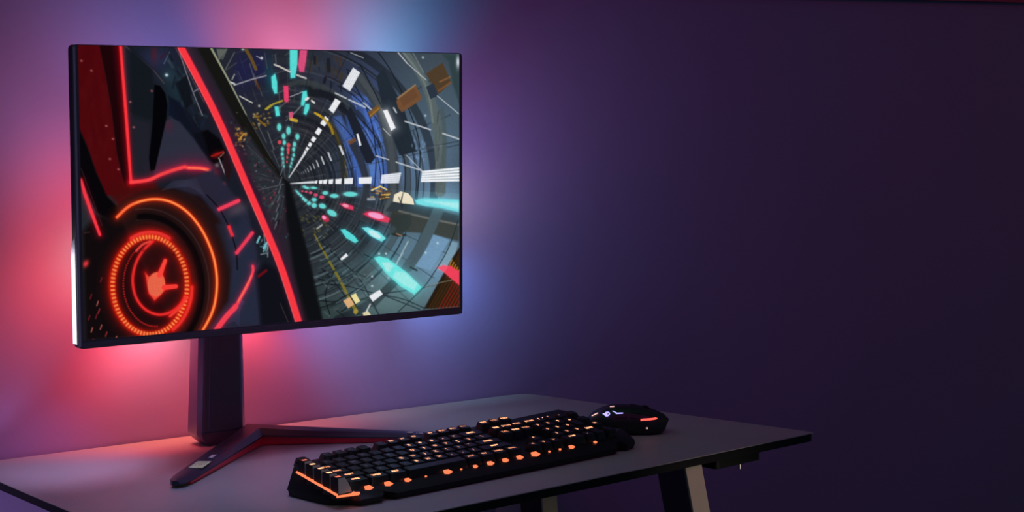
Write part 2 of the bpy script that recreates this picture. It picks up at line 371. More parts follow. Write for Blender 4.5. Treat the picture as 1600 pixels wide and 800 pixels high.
    poly([(582, 404), (590, 401), (604, 405), (634, 427), (658, 451), (646, 462), (624, 449), (600, 427)], (96, 224, 218), 1, soft=1, gl=6, gcol=(20, 110, 115), ga=.8)
    poly([(594, 411), (607, 411), (613, 417), (606, 427), (601, 424)], (176, 230, 228), .8, soft=1.5)
    poly([(616, 425), (632, 427), (652, 446), (646, 456), (628, 447), (612, 434)], (160, 232, 228), .8, soft=2)
    poly([(647, 313), (660, 310), (690, 311), (717, 313), (717, 332), (690, 326), (662, 322), (649, 319)], (110, 222, 228), .95, soft=1.5, gl=5, gcol=(30, 120, 140), ga=.7)
    poly([(662, 314), (717, 317), (717, 327), (690, 321)], (176, 236, 236), .8, soft=2)
    # dome, golden clutter
    poly([(612, 315), (614, 304), (624, 299), (636, 302), (643, 310), (646, 320), (628, 318)], (232, 220, 190), 1)
    line([(621, 308), (624, 317), (626, 307)], 1, (40, 34, 30)); line([(628, 301), (624, 322)], 1.2, (24, 24, 28))
    for k in range(26):
        x, y = rng.uniform(574, 604), rng.uniform(292, 312)
        line([(x, y), (x+rng.uniform(3, 9), y+rng.uniform(-1.5, 2))], rng.uniform(1, 2.6), [(214, 150, 44), (120, 70, 26), (232, 190, 92), (58, 36, 22)][rng.integers(4)], .85)
    line([(578, 297), (592, 291), (602, 296)], 2, (240, 214, 120))
    poly([(571, 309), (584, 309), (584, 313), (571, 313)], (160, 164, 170), .8)
    poly([(572, 175), (588, 163), (592, 169), (577, 184)], (112, 76, 30), .9); poly([(540, 220), (552, 214), (554, 220), (543, 226)], (116, 72, 36), .8)
    line([(575, 181), (590, 168)], 1.5, (190, 130, 40), .8)
    line(smooth([(493, 178), (504, 186), (513, 197), (517, 208)]), 4, (168, 132, 28), .85); line([(489, 176), (498, 181)], 3, (196, 160, 36))
    line([(414, 170), (424, 162), (438, 157)], 2.6, (176, 158, 50), .9); line([(400, 186), (412, 196)], 3, (150, 108, 24), .7); line([(452, 186), (460, 188)], 5, (206, 170, 50), .9)
    line([(426, 101), (434, 104), (450, 112)], 2.6, (214, 206, 200), .9); line([(461, 117), (475, 122)], 2.6, (206, 200, 196), .9); line([(484, 157), (488, 160)], 3, (214, 212, 210))
    line([(475, 155), (478, 153)], 4, (222, 222, 222))
    for k in range(34):
        r = rng.uniform(95, 205); a0 = rng.uniform(44, 66); c = [(96, 118, 122), (20, 26, 30), (14, 18, 22), (70, 88, 92)][rng.integers(4)]
        line(earc(V[0], V[1], r, r*1.04, a0, a0+rng.uniform(5, 20), 0, 10), rng.uniform(.8, 3.4), c, .6, soft=.7)
    # yellow segmented rail bottom, crate and white tags
    rail = [(487, 364), (494, 378), (501, 391), (510, 406), (520, 424), (529, 440), (540, 462), (548, 478), (554, 488)]
    for i in range(len(rail)-1):
        a, b = rail[i], rail[i+1]
        line([(a[0]*.85+b[0]*.15, a[1]*.85+b[1]*.15), (a[0]*.15+b[0]*.85, a[1]*.15+b[1]*.85)], 2.4+i*.45, (118, 106, 30), .9)
    for k in range(20): blob(rng.uniform(465, 508), rng.uniform(335, 372), 2.2, 1.2, (120, 112, 40), .55, 35)
    line([(492, 357), (500, 351)], 2.4, (190, 188, 180), .8); line([(489, 376), (499, 368)], 1, (150, 150, 150), .7)
    poly([(533, 471), (545, 464), (552, 476), (541, 483)], (214, 166, 112)); poly([(545, 463), (553, 459), (560, 472), (553, 476)], (230, 216, 144))
    line([(543, 462), (554, 480)], 2, (40, 34, 24)); oval(553, 488, 3.6, 4.4, (150, 130, 44), 20)
    poly([(564, 491), (572, 487), (578, 495), (566, 497)], (230, 210, 160), .9); line([(576, 477), (570, 488)], 2, (200, 200, 200))
    poly([(528, 405), (538, 396), (541, 400), (531, 407)], WH); poly([(574, 464), (591, 454), (596, 461), (580, 473)], (226, 228, 234))
    # striped dark corner at lower right
    poly([(718, 388), (708, 402), (686, 440), (662, 485), (718, 481)], (34, 24, 14), .97, soft=.8)
    for k in range(11):
        y0 = 398+k*9.5; x1 = 718-(485-y0)*.56
        line(smooth([(718, y0), ((718+x1)/2+2, (y0+485)/2-3), (x1, 485)]), 2.0, (138, 30, 20) if k > 2 else (70, 40, 16), .8, soft=.9)
        line(smooth([(718, y0+4), ((718+x1)/2+4, (y0+489)/2-2), (x1+3, 486)]), 1.4, (50, 40, 12), .8)
    for k in range(5): line([(706+k*3, 408+k*4), (701+k*3, 420+k*3)], 2.2, (206, 140, 30), .7)
    poly([(683, 420), (692, 416), (704, 418), (718, 426), (718, 448), (703, 436), (694, 428)], (236, 64, 88), 1, gl=2, gcol=(90, 10, 20))
    line([(664, 452), (690, 443), (706, 440)], 1.2, (150, 150, 130), .7)
    # dark beam and its pale edge
    poly([(300, 75), (328, 75), (382, 180), (420, 247), (444, 283), (440, 288), (410, 250), (366, 190)], (19, 19, 15), .98, soft=1)
    line([(328, 76), (355, 126), (382, 179)], [3.4, 2.8, 1.6], (146, 152, 126), .95); line([(382, 179), (420, 246)], 1.2, (70, 72, 60), .7)
    # lower dark beam
    poly([(442, 282), (448, 284), (478, 400), (500, 502), (466, 503), (452, 430), (442, 340)], (13, 15, 17), .98, soft=3)
    # between red beam and dark beams: dusk with specks
    poly([(296, 75), (306, 75), (366, 186), (412, 252), (441, 286), (446, 340), (462, 440), (472, 503), (466, 503), (430, 400), (394, 300), (340, 175)], (38, 30, 42), .85, soft=2)
    poly([(380, 200), (412, 252), (440, 286), (440, 340), (420, 350), (385, 262)], (40, 44, 50), .8, soft=4)
    for k in range(150):
        t = rng.uniform(0, 1); x = 352+t*88+rng.uniform(-14, 16); y = 186+t*150+rng.uniform(-20, 40)
        if (x-281) < (y-75)*.432+10: continue
        c = [(120, 120, 126), (90, 30, 44), (40, 96, 100), (70, 72, 80), (160, 50, 70), (16, 16, 20)][rng.integers(6)]
        blob(x, y, rng.uniform(.6, 1.8), rng.uniform(.6, 2.2), c, .7, rng.uniform(0, 180))
    for k in range(22): blob(rng.uniform(364, 382), rng.uniform(198, 228), rng.uniform(.8, 2.2), rng.uniform(.8, 2.6), [(196, 124, 34), (140, 84, 24), (230, 180, 110)][rng.integers(3)], .85, 40)
    line([(370, 218), (378, 208)], 2.2, (222, 160, 40), .9)
    for k in range(8): line([(425+k*1.6, 357-k*14), (429+k*1.6, 346-k*14)], 1.4, (130, 146, 156), .6)
    line([(400, 296), (440, 287)], 1.2, (110, 110, 112), .7)
    for k in range(130):
        t_ = math.radians(rng.uniform(95, 238)); r0 = rng.uniform(8, 150); r1 = r0+rng.uniform(6, 40); c = [(74, 74, 82), (24, 22, 28), (90, 40, 52), (50, 66, 70), (104, 108, 112)][rng.integers(5)]
        line([(V[0]+r0*math.cos(t_), V[1]+r0*math.sin(t_)), (V[0]+r1*math.cos(t_), V[1]+r1*math.sin(t_))], rng.uniform(.4, 1.1), c, rng.uniform(.25, .55))
    poly([(442, 282), (448, 284), (478, 400), (500, 502), (474, 503), (456, 430), (444, 340)], (11, 13, 15), .9, soft=3)
    dx_, dy_ = GX-V[0], GY-V[1]; ang_ = np.degrees(np.arctan2(dy_, dx_)); rad_ = np.hypot(dx_, dy_)
    lift = np.clip((rad_-70)/150, 0, 1)*np.clip((ang_+62)/14, 0, 1)*np.clip((66-ang_)/8, 0, 1)*np.where(ang_ < 4, .3, 1)*np.where(GX-660 > (485-GY)*.6, 0, 1)
    img[:] = 255-(255-img)*(1-lift[..., None]*np.array((20, 30, 32), np.float32)/255)
    # ---- machine at left
    poly([(196, 72), (284, 75), (400, 300), (470, 503), (390, 512), (280, 520), (203, 290)], (22, 26, 36), 1, soft=2)
    blob(245, 92, 26, 20, (36, 42, 72), .9); blob(240, 86, 5, 14, (72, 28, 40), .8); blob(276, 140, 22, 34, (26, 44, 54), .9); blob(262, 118, 12, 12, (40, 62, 76), .6)
    line([(196, 73), (216, 90), (238, 109), (255, 130)], 1.2, (104, 82, 76), .7)
    blob(259, 117.5, 2.4, 2.2, (214, 240, 240)); line([(255, 100), (264, 82)], 1.2, (110, 130, 136), .6); line([(250, 92), (256, 84)], 3, (60, 20, 40), .7)
    for k in range(40):
        x, y = rng.uniform(262, 318), rng.uniform(84, 200)
        if x > 276+(y-75)*.42: continue
        line([(x, y), (x+rng.uniform(-12, 14), y+rng.uniform(4, 18))], rng.uniform(.8, 5), [(16, 18, 28), (40, 60, 70), (28, 36, 58), (60, 76, 84), (12, 14, 20)][rng.integers(5)], .45, soft=1)
    poly([(272, 130), (290, 118), (300, 160), (288, 170)], (12, 14, 20), .8, soft=2); poly([(262, 150), (280, 160), (300, 205), (285, 200), (262, 178)], (12, 18, 34), .9, soft=2)
    line([(277, 75), (288, 110), (300, 145), (314, 180)], 1.5, (150, 140, 146), .75); line([(301, 143), (309, 138)], 1.8, (150, 150, 160), .7)
    poly([(203, 74), (238, 109), (240, 180), (236, 266), (205, 276)], (17, 22, 28), .95, soft=3)
    poly([(203, 180), (236, 190), (234, 272), (206, 278)], (32, 32, 42), .8, soft=6)
    poly([(254, 190), (265, 184), (280, 190), (300, 216), (332, 264), (300, 260), (262, 264), (238, 272)], (42, 44, 60), .97, soft=1.5)
    blob(300, 258, 34, 16, (92, 30, 56), .75); blob(262, 196, 6, 9, (70, 34, 50), .8); blob(252, 262, 18, 12, (78, 30, 52), .6)
    poly([(240, 132), (249, 134), (257, 146), (260, 164), (258, 186), (249, 226), (240, 264), (233, 266), (231, 246), (237, 190)], (2, 2, 4), 1, soft=.8)
    poly([(298, 208), (322, 202), (340, 216), (350, 236), (348, 248), (332, 255), (326, 250)], (4, 3, 5), 1, soft=2)
    poly([(262, 150), (290, 172), (312, 200), (326, 250), (308, 222), (280, 190)], (13, 16, 28), .7, soft=3)
    blob(336, 241, 8, 5, (120, 14, 16), .9, -20); line([(328, 243), (346, 236)], 3, (170, 26, 24), .8)
    line([(339, 246), (349, 272)], 2, (160, 152, 152), .85); line([(341, 244), (347, 238)], 1.2, (180, 130, 110), .8); poly([(345, 240), (354, 242), (359, 264), (354, 284), (348, 272)], (34, 16, 20), .95)
    blob(336, 257, 3, 3, (120, 110, 110), .8); blob(345.5, 287, 3.4, 3.2, (232, 64, 92), 1)
    # dark red flank
    poly([(123, 71), (156, 71), (166, 120), (174, 170), (182, 240), (196, 300), (166, 304), (150, 270), (136, 226), (123, 196)], (74, 5, 9), 1, soft=.8)
    for k in range(70): blob(rng.uniform(126, 180), rng.uniform(75, 290), rng.uniform(2, 6), rng.uniform(6, 20), (84, 14, 16) if k % 2 else (62, 2, 6), .25, rng.uniform(-20, 20))
    poly([(156, 71), (189, 72), (199, 210), (205, 286), (196, 300), (182, 240), (174, 170), (166, 120)], (27, 2, 4), 1, soft=1)
    poly([(176, 72), (189, 72), (203, 282), (196, 290), (184, 160)], (48, 4, 9), .8, soft=3)
    poly([(123, 196), (136, 226), (150, 268), (166, 304), (190, 330), (176, 345), (150, 330), (123, 270)], (5, 3, 5), 1, soft=1.5)
    for x, y in ((129, 96), (144, 111), (166, 196), (176, 216), (208, 198), (203, 159), (236, 142), (184, 263), (171, 247)):
        blob(x, y, 1.8, 1.5, (190, 110, 112), .8)
    poly([(172, 288), (205, 282), (240, 284), (250, 300), (220, 312), (190, 328), (172, 305)], (70, 8, 8), .9, soft=5)
    line([(188.6, 72.5), (196.3, 180), (203, 283)], [3.6, 4.2, 3.8], (246, 52, 58), 1, gl=2.4, gcol=(190, 0, 10), ga=.85)
    line(smooth([(203, 283), (230, 279.5), (250, 271), (270, 264), (285, 260), (292, 261), (310, 261.5), (323, 264.5), (332, 271)]), [5]*64+[3], (246, 66, 70), 1, gl=3.5, gcol=(190, 0, 16), ga=.8)
    line(smooth([(292, 261), (310, 262), (322, 265)]), 2.4, (255, 136, 84), .8, soft=1)
    # ---- wheel
    WC = (231.0, 444.0)
    poly([(180, 340), (200, 318), (230, 300), (270, 292), (330, 300), (352, 330), (372, 390), (372, 450), (350, 515), (130, 530), (128, 360), (150, 332)], (15, 8, 9), 1, soft=5)
    poly(earc(WC[0]+24, WC[1]-30, 112, 122, -120, 92, -12), (33, 15, 14), .9, soft=3)
    poly([(270, 292), (330, 262), (384, 330), (402, 410), (402, 511), (318, 518), (352, 470), (360, 410), (346, 350), (310, 305)], (37, 36, 54), .96, soft=3)
    poly([(336, 350), (380, 330), (396, 400), (400, 470), (398, 510), (360, 500), (356, 420)], (36, 42, 62), .7, soft=5)
    blob(368, 327, 16, 9, (88, 74, 84), .7, -28); blob(362, 345, 18, 9, (28, 34, 50), .8, -28); blob(300, 290, 30, 12, (40, 34, 50), .8, 20)
    for k in range(16): line(smooth([(250+k*1.2, 296-k), (290, 290-k*.7), (318-k, 306-k*2)]), .6, (70, 74, 100), .35)
    for k in range(14): line([(350+k*1.5, 504-k*3), (362+k*1.2, 500-k*2.2), (370, 508-k*3)], .7, (84, 84, 140), .4)
    line([(320, 303), (340, 325), (356, 356), (366, 392), (367, 420)], 2, (8, 6, 10), .9)
    for r, c in ((1.0, (64, 46, 46)), (.86, (58, 40, 42)), (.8, (20, 8, 8))):
        line(earc(WC[0]-4, WC[1], 96*r, 120*r, -95, 58, -4), 1.6, c, .7, soft=1)
    line(earc(WC[0]-4, WC[1], 84, 108, -92, 60, -4), 10, (4, 2, 3), .9, soft=2)
    # orange rim arc
    arc = smooth([(181, 337), (198, 321.5), (215, 313.5), (235, 309.5), (255, 311), (274, 318.5), (292, 332), (309, 353), (322, 378), (331, 405), (335, 435), (333, 465), (326, 490), (312, 516)])
    line(arc, 4.6, (236, 66, 22), 1, gl=4.5, gcol=(150, 22, 0), ga=.8); line(arc, 2.4, (255, 158, 84), .95, soft=.9)
    line(arc[:14], 3, (250, 92, 56), .7, soft=1)
    # dotted ring and inner rings
    line(earc(WC[0], WC[1], 58, 76.5, 0, 360, 0, 80), 9.5, (196, 26, 8), .95, gl=6, gcol=(150, 8, 0), ga=.9, soft=2)
    line(earc(WC[0]+1, WC[1]-3, 62, 80, -118, -62), 5, (240, 56, 50), .95, gl=4, gcol=(190, 0, 0), soft=1)
    line(earc(WC[0]+2, WC[1]+3, 63, 78, 0, 58), 4.6, (240, 52, 44), .95, gl=4, gcol=(190, 0, 0), soft=1)
    blob(240, 438, 40, 54, (64, 4, 6), .6)
    for k in range(76):
        t = 2*math.pi*k/76; x, y = WC[0]+57.5*math.cos(t), WC[1]+76*math.sin(t); nx, ny = math.cos(t)/57.5, math.sin(t)/76; L = math.hypot(nx, ny); nx, ny = nx/L, ny/L
        line([(x-nx*1.9, y-ny*1.9), (x+nx*1.9, y+ny*1.9)], 3.1, (255, 142, 72), .95, soft=1)
    for k in range(40):
        t = math.radians(88+k*3.6); x, y = 240+50*math.cos(t), 442+66*math.sin(t)
        oval(x, y, 1.4, 1.4, (190, 26, 26), a=.8)
    line(smooth([(236, 375), (222, 388), (210, 408), (204.5, 432), (207, 455), (215, 472), (228, 484), (245, 489.5), (262, 486), (276, 476), (286, 462)]), 3.8, (232, 44, 42), .95, gl=3, gcol=(130, 0, 0), soft=.8)
    line(smooth([(262, 492), (276, 480), (288, 464)]), 4, (240, 60, 50), .9, gl=3, gcol=(150, 0, 0)); line(smooth([(210, 390), (220, 380), (232, 375)]), 3.4, (236, 70, 62), .9)
    for k in range(30): blob(rng.uniform(212, 282), rng.uniform(385, 480), 2, 3, (52, 4, 8), .4)
    poly([(224, 424), (229, 430), (250, 424), (253, 452), (246, 460), (238, 467), (229, 456)], (236, 70, 52), 1, soft=1, gl=4, gcol=(190, 10, 10), ga=.8)
    oval(241, 442, 13.5, 19, (228, 98, 70), 6)
    line([(246, 428), (255, 405)], [8, 5.5], (246, 66, 56), 1, gl=2.5, gcol=(160, 0, 0)); line([(253, 447), (271, 445.5)], [8, 6.5], (244, 58, 50), 1, gl=2.5, gcol=(160, 0, 0))
    # red rods on the body
    line([(339, 325.5), (369, 312.5)], 5.6, (236, 60, 88), 1, gl=2, gcol=(150, 0, 20)); line([(354, 353), (359, 366)], 4.6, (230, 44, 56), 1, gl=2, gcol=(140, 0, 10)); line([(366, 394), (390.5, 363)], 5, (230, 58, 86), 1, gl=2, gcol=(140, 0, 20))
    line(smooth([(391, 415), (391, 424), (384, 442), (373, 462), (364, 478), (350, 493), (334, 514)]), [4]*16+[5]*16+[8]*17, (240, 62, 80), 1, gl=3, gcol=(150, 0, 20)); line(smooth([(389, 430), (376, 456), (368, 470)]), 2, (250, 120, 90), .8)
    line([(126.5, 279), (132, 300), (143, 332), (154.5, 364)], [4, 5, 5, 4], (242, 52, 66), 1, gl=3, gcol=(150, 0, 16)); line([(127, 262), (148, 320), (158, 350)], 1, (70, 40, 44), .7)
    blob(132.5, 409, 4, 6, (232, 56, 60), 1, 30); line([(130, 361), (139, 360)], 1, (120, 60, 60), .7)
    for x, y in ((137, 493), (141, 512), (163, 519), (156, 434), (150, 471), (140, 460), (148, 491), (152, 483), (155, 508), (142, 530), (178, 526)):
        line([(x-1.2, y+3.4), (x+1.2, y-3.4)], 1.6, [(170, 44, 50), (120, 26, 34), (180, 90, 80)][rng.integers(3)], .9)
    poly([(396, 425), (410, 410), (430, 420), (455, 503), (404, 510)], (12, 12, 20), .85, soft=4); line([(400, 431), (412, 422)], 4, (110, 10, 20), .9); line([(434, 474), (446, 503)], 1.4, (70, 54, 54), .7)
    for k in range(14): line([(397+rng.uniform(0, 18), 370+rng.uniform(0, 50)), (400+rng.uniform(0, 18), 362+rng.uniform(0, 40))], 2, [(100, 170, 176), (24, 30, 36), (150, 170, 172)][rng.integers(3)], .6)
    line([(398, 378), (402, 369)], 3, (110, 176, 186)); line([(408, 387), (413, 379)], 3, (120, 190, 200)); line([(408, 392), (412, 384)], 2.6, (110, 180, 190), .8)
    # the red neon beam
    beam = smooth([(281, 74), (309, 127), (335.5, 180), (360, 236), (387, 300), (411, 356), (433, 410), (449, 458), (463, 504)])
    line([(p[0]+6, p[1]) for p in beam], 16, (58, 26, 46), .55, soft=5)
    line(beam, 10.4, (246, 54, 64), 1, gl=2.2, gcol=(90, 0, 18), ga=.6, soft=1)
    line([(p[0]-5.2, p[1]) for p in beam], 1, (255, 130, 130), .6)
    line([(p[0]-9, p[1]) for p in beam[:14]], 1, (120, 110, 116), .5)
    # thin film of texture everywhere
    n = rng.normal(0, 1, (H//2, W//2)).repeat(2, 0).repeat(2, 1)[..., None]
    img[:] = np.clip(img*(1+.022*n), 0, 255)
    return img
# ---------------------------------------------------------------- materials of this place
wall_m = mat('wall_paint', (.28, .20, .42, 1), .75, spec=.25, bump=.06, bscale=260, var=.03, vscale=6)
floor_m = mat('floor_dark', (.03, .025, .035, 1), .5, var=.2, vscale=9)
trim_m = mat('trim_dark_red', (.38, .03, .10, 1), .6, var=.1)
desk_m = mat('desk_satin_grey', (.40, .375, .375, 1), .48, spec=.5, bump=.03, bscale=700, var=.05, vscale=14)
edge_m = mat('desk_underside', (.004, .003, .003, 1), .6, spec=.3, var=.1)
wood_m = mat('leg_beige_wood', (.62, .50, .38, 1), .55, bump=.15, bscale=60, var=.10, vscale=25)
dark_m = mat('leg_unlit_dark', (.030, .015, .013, 1), .22, var=.15)  # shade on the sides of the beige legs, put into the colour
steel_m = mat('screw_steel', (.5, .48, .45, 1), .3, 1, var=.05)
shell_m = mat('monitor_plastic', (.020, .016, .024, 1), .35, spec=.5, bump=.03, bscale=900, var=.05)
bezel_m = mat('bezel_plastic', (.11, .075, .11, 1), .32, spec=.5, var=.05)
lip_m = mat('bezel_lip', (.42, .38, .46, 1), .4, metal=0, var=.05)
side_m = mat('reflection_silver', (.80, .78, .82, 1), .22, metal=.9, var=.03)
stand_m = mat('stand_plastic', (.034, .029, .060, 1), .42, spec=.5, bump=.04, bscale=900, var=.06)
stand_edge_m = mat('stand_satin_edge', (.16, .19, .36, 1), .33, metal=.3, var=.05)
colfront_m = mat('column_front_plastic', (.11, .092, .16, 1), .5, spec=.4, var=.05)
red_m = mat('stand_red_trim', (.85, .025, .07, 1), .35, spec=.5, var=.06)
label_m = mat('label_paper', (.86, .95, .55, 1), .5, var=.05, vscale=300)
ink_m = mat('label_ink', (.30, .40, .22, 1), .6, var=.05)
white_m = mat('white_print', (.85, .82, .88, 1), .5, var=.03)
case_m = mat('keyboard_plastic', (.009, .008, .010, 1), .5, spec=.25, bump=.05, bscale=900, var=.08)
key_m = mat('keycap_plastic', (.009, .0085, .011, 1), .42, spec=.32, bump=.04, bscale=1200, var=.08)
macro_m = mat('macro_key_grey', (.42, .39, .37, 1), .45, metal=0, bump=.05, bscale=900, var=.06)
mouse_m = mat('mouse_plastic', (.011, .010, .013, 1), .40, spec=.45, bump=.04, bscale=900, var=.08)
rubber_m = mat('rubber', (.012, .011, .012, 1), .7, bump=.1, bscale=500, var=.1)
orange_e = emit('legend_orange_light', (1, .36, .16, 1), 3.2)
amber_e = emit('strip_orange_light', (1, .20, .08, 1), 1.3)
dim_e = emit('legend_unlit', (.5, .42, .45, 1), .03, (.30, .28, .30, 1))
logo_e = emit('mouse_logo_light', (.42, .36, 1, 1), 1.6)
mred_e = emit('mouse_red_light', (1, .10, .07, 1), 1.6)
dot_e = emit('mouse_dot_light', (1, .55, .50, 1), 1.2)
pink_e = emit('led_pink', (1, .12, .22, 1), 4)
blue_e = emit('led_blue', (.35, .45, 1, 1), 4)

# ---------------------------------------------------------------- the setting
w = MB().box(-2.2, 5.0, WALL_Y, WALL_Y+.12, 0, TZ+1.9).build('wall_back', wall_m); tag(w, 'plain violet-lit wall behind the desk', 'wall', 'structure')
f = MB().box(-2.2, 5.0, -3.6, WALL_Y, -.08, 0).build('floor', floor_m); tag(f, 'dark floor under the desk', 'floor', 'structure')
t = MB().box(-2.2, 5.0, WALL_Y-.012, WALL_Y, TZ+.677, TZ+.80).bevel(.002).build('trim_1', trim_m); tag(t, 'dark red trim rail high on the wall', 'trim', 'structure')

# ---------------------------------------------------------------- desk
desk = empty('desk', (0, 0, 0))
tag(desk, 'grey-topped desk with thin black edge and beige legs, unlit sides coloured dark, standing against the wall', 'desk')
quad = [(0, 0), (.9437, 0), (1.0597, -.5841), (.0404, -.7107)]
def rounded(q, r, n=6):
    o = []
    for i in range(len(q)):
        p, a, b = Vector(q[i]), Vector(q[i-1]), Vector(q[(i+1) % len(q)])
        u = (a-p).normalized(); v = (b-p).normalized()
        rr = r[i] if isinstance(r, (list, tuple)) else r
        s, e = p+u*rr, p+v*rr
        for k in range(n+1):
            t_ = k/n; o.append(tuple(s*(1-t_)**2+p*2*t_*(1-t_)+e*t_*t_))
    return o
tq = rounded(quad, [.02, .035, .006, .02])
MB().prism(tq, TZ-.0012, TZ).bevel(.0004, 1).build('tabletop', desk_m, desk)
MB().prism(rounded([(.0015, -.0015), (.942, -.0015), (1.057, -.5825), (.0415, -.709)], [.02, .035, .006, .02]), TZ-.0125, TZ-.0012).build('edge_band', edge_m, desk)
def leg(top, lean, wx=.028, wy=.062, h=TZ-.0125, beige_front=True):
    x, y = top
    o = MB().loft([[(x-wx/2+lean[0], y+lean[1]-wy/2, 0), (x+wx/2+lean[0], y+lean[1]-wy/2, 0), (x+wx/2+lean[0], y+lean[1]+wy/2, 0), (x-wx/2+lean[0], y+lean[1]+wy/2, 0)],
               [(x-wx/2, y-wy/2, h), (x+wx/2, y-wy/2, h), (x+wx/2, y+wy/2, h), (x-wx/2, y+wy/2, h)]]).bevel(.002).build('leg', dark_m, desk)
    f_ = MB().loft([[(x-wx/2+lean[0], y+lean[1]-wy/2-.004, 0), (x+wx/2+lean[0], y+lean[1]-wy/2-.004, 0), (x+wx/2+lean[0], y+lean[1]-wy/2, 0), (x-wx/2+lean[0], y+lean[1]-wy/2, 0)],
               [(x-wx/2, y-wy/2-.004, h), (x+wx/2, y-wy/2-.004, h), (x+wx/2, y-wy/2, h), (x-wx/2, y-wy/2, h)]]).bevel(.0008, 1).build('leg_lit_face', wood_m, o)
    f_['label'] = 'lit beige front of the wooden leg'
    return o
leg((.812, -.575), (.10, -.06)); leg((.872, -.13), (.07, .05)); leg((.14, -.615), (-.09, -.06)); leg((.12, -.13), (-.06, .05))
MB().box(.10, .90, -.16, -.135, TZ-.05, TZ-.0125).bevel(.002).build('rear_rail', edge_m, desk)
bk = MB().prism(rounded([(.86, -.60), (.955, -.585), (.945, -.52), (.855, -.53)], .008), TZ-.026, TZ-.0125).bevel(.002).build('bracket', edge_m, desk)
MB().rod((.915, -.585, TZ-.034), (.915, -.585, TZ-.026), .0025, 12).build('bolt', steel_m, bk)

# ---------------------------------------------------------------- monitor
ML = Vector((.350, -.080, TZ))
monitor = empty('monitor', ML)
tag(monitor, 'black widescreen monitor showing a red neon tunnel scene, on a V-footed stand', 'monitor')
PM = Matrix.Translation(Vector((.3828, -.2612, .3719))-Vector((.350, -.080, 0))) @ Euler((0, 0, .0859)).to_matrix().to_4x4() \
     @ Matrix.Rotation(.0241, 4, 'X') @ Matrix.Rotation(.0131, 4, 'Y')
PW, PH = .3045, .193           # half size of the panel; panel frame: x right, y back, z up
def rr(x0, x1, z0, z1, r, y, n=5):
    o = []
    for cx, cz, a in ((x1-r, z1-r, 0), (x0+r, z1-r, 90), (x0+r, z0+r, 180), (x1-r, z0+r, 270)):
        for k in range(n+1):
            t_ = R(a+90*k/n); o.append((cx+r*math.cos(t_), y, cz+r*math.sin(t_)))
    return o
# rear housing: thin slab at the rim, swelling to the back
MB().loft([rr(-PW, PW, -PH, PH, .006, .0015), rr(-PW, PW, -PH, PH, .006, .012), rr(-PW+.004, PW-.004, -PH+.004, PH-.004, .006, .0165),
           rr(-PW+.05, PW-.05, -PH+.04, PH-.04, .012, .030), rr(-PW+.10, PW-.10, -PH+.06, PH-.06, .02, .042)]).build('rear_housing', shell_m, monitor, M=PM)
# front frame ring and lower chin
SX0, SX1, SZ0, SZ1 = -.2965, .2993, -.1826, .1920
def frame(x0, x1, z0, z1, X0, X1, Z0, Z1, y0, y1, m, name, parent, r=.006, ri=.0012):
    b = MB(); rs = [rr(X0, X1, Z0, Z1, r, y1), rr(X0, X1, Z0, Z1, r, y0), rr(x0, x1, z0, z1, ri, y0), rr(x0, x1, z0, z1, ri, y1)]
    vs = [[b.bm.verts.new(p) for p in q] for q in rs]; n = len(rs[0])
    for a, c in zip(vs, vs[1:]+vs[:1]):
        for i in range(n): b.bm.faces.new((a[i], a[(i+1) % n], c[(i+1) % n], c[i]))
    return b.build(name, m, parent, M=PM if parent is monitor else None)
bez = frame(SX0-.0002, SX1+.0002, SZ0-.0002, SZ1+.0001, -PW, PW, -PH, PH, -.0008, .0016, bezel_m, 'bezel', monitor)
MB().box(-PW+.0006, -PW+.0036, -.0014, -.0007, -PH+.003, PH-.003).bevel(.0004, 1).build('edge_lip', lip_m, bez)
chin = MB().box(-PW+.004, PW-.002, -.0028, -.0008, -PH+.001, SZ0-.0022).bevel(.001, 2).build('chin', bezel_m, monitor, M=PM)
# silver strip added for the white reflection low on the left side
sl = MB().loft([[(-PW-.0008, .0022, -PH+.006), (-PW-.0008, .0142, -PH+.006), (-PW+.002, .0142, -PH+.006), (-PW+.002, .0022, -PH+.006)],
               [(-PW-.0008, .0022, -.060), (-PW-.0008, .0142, -.060), (-PW+.002, .0142, -.060), (-PW+.002, .0022, -.060)],
               [(-PW-.0008, .0022, -.050), (-PW-.0008, .0030, -.050), (-PW+.002, .0030, -.050), (-PW+.002, .0022, -.050)]]).build('side_reflection', side_m, monitor, M=PM)
sl['label'] = 'pale silver strip standing in for a reflection on the left side'
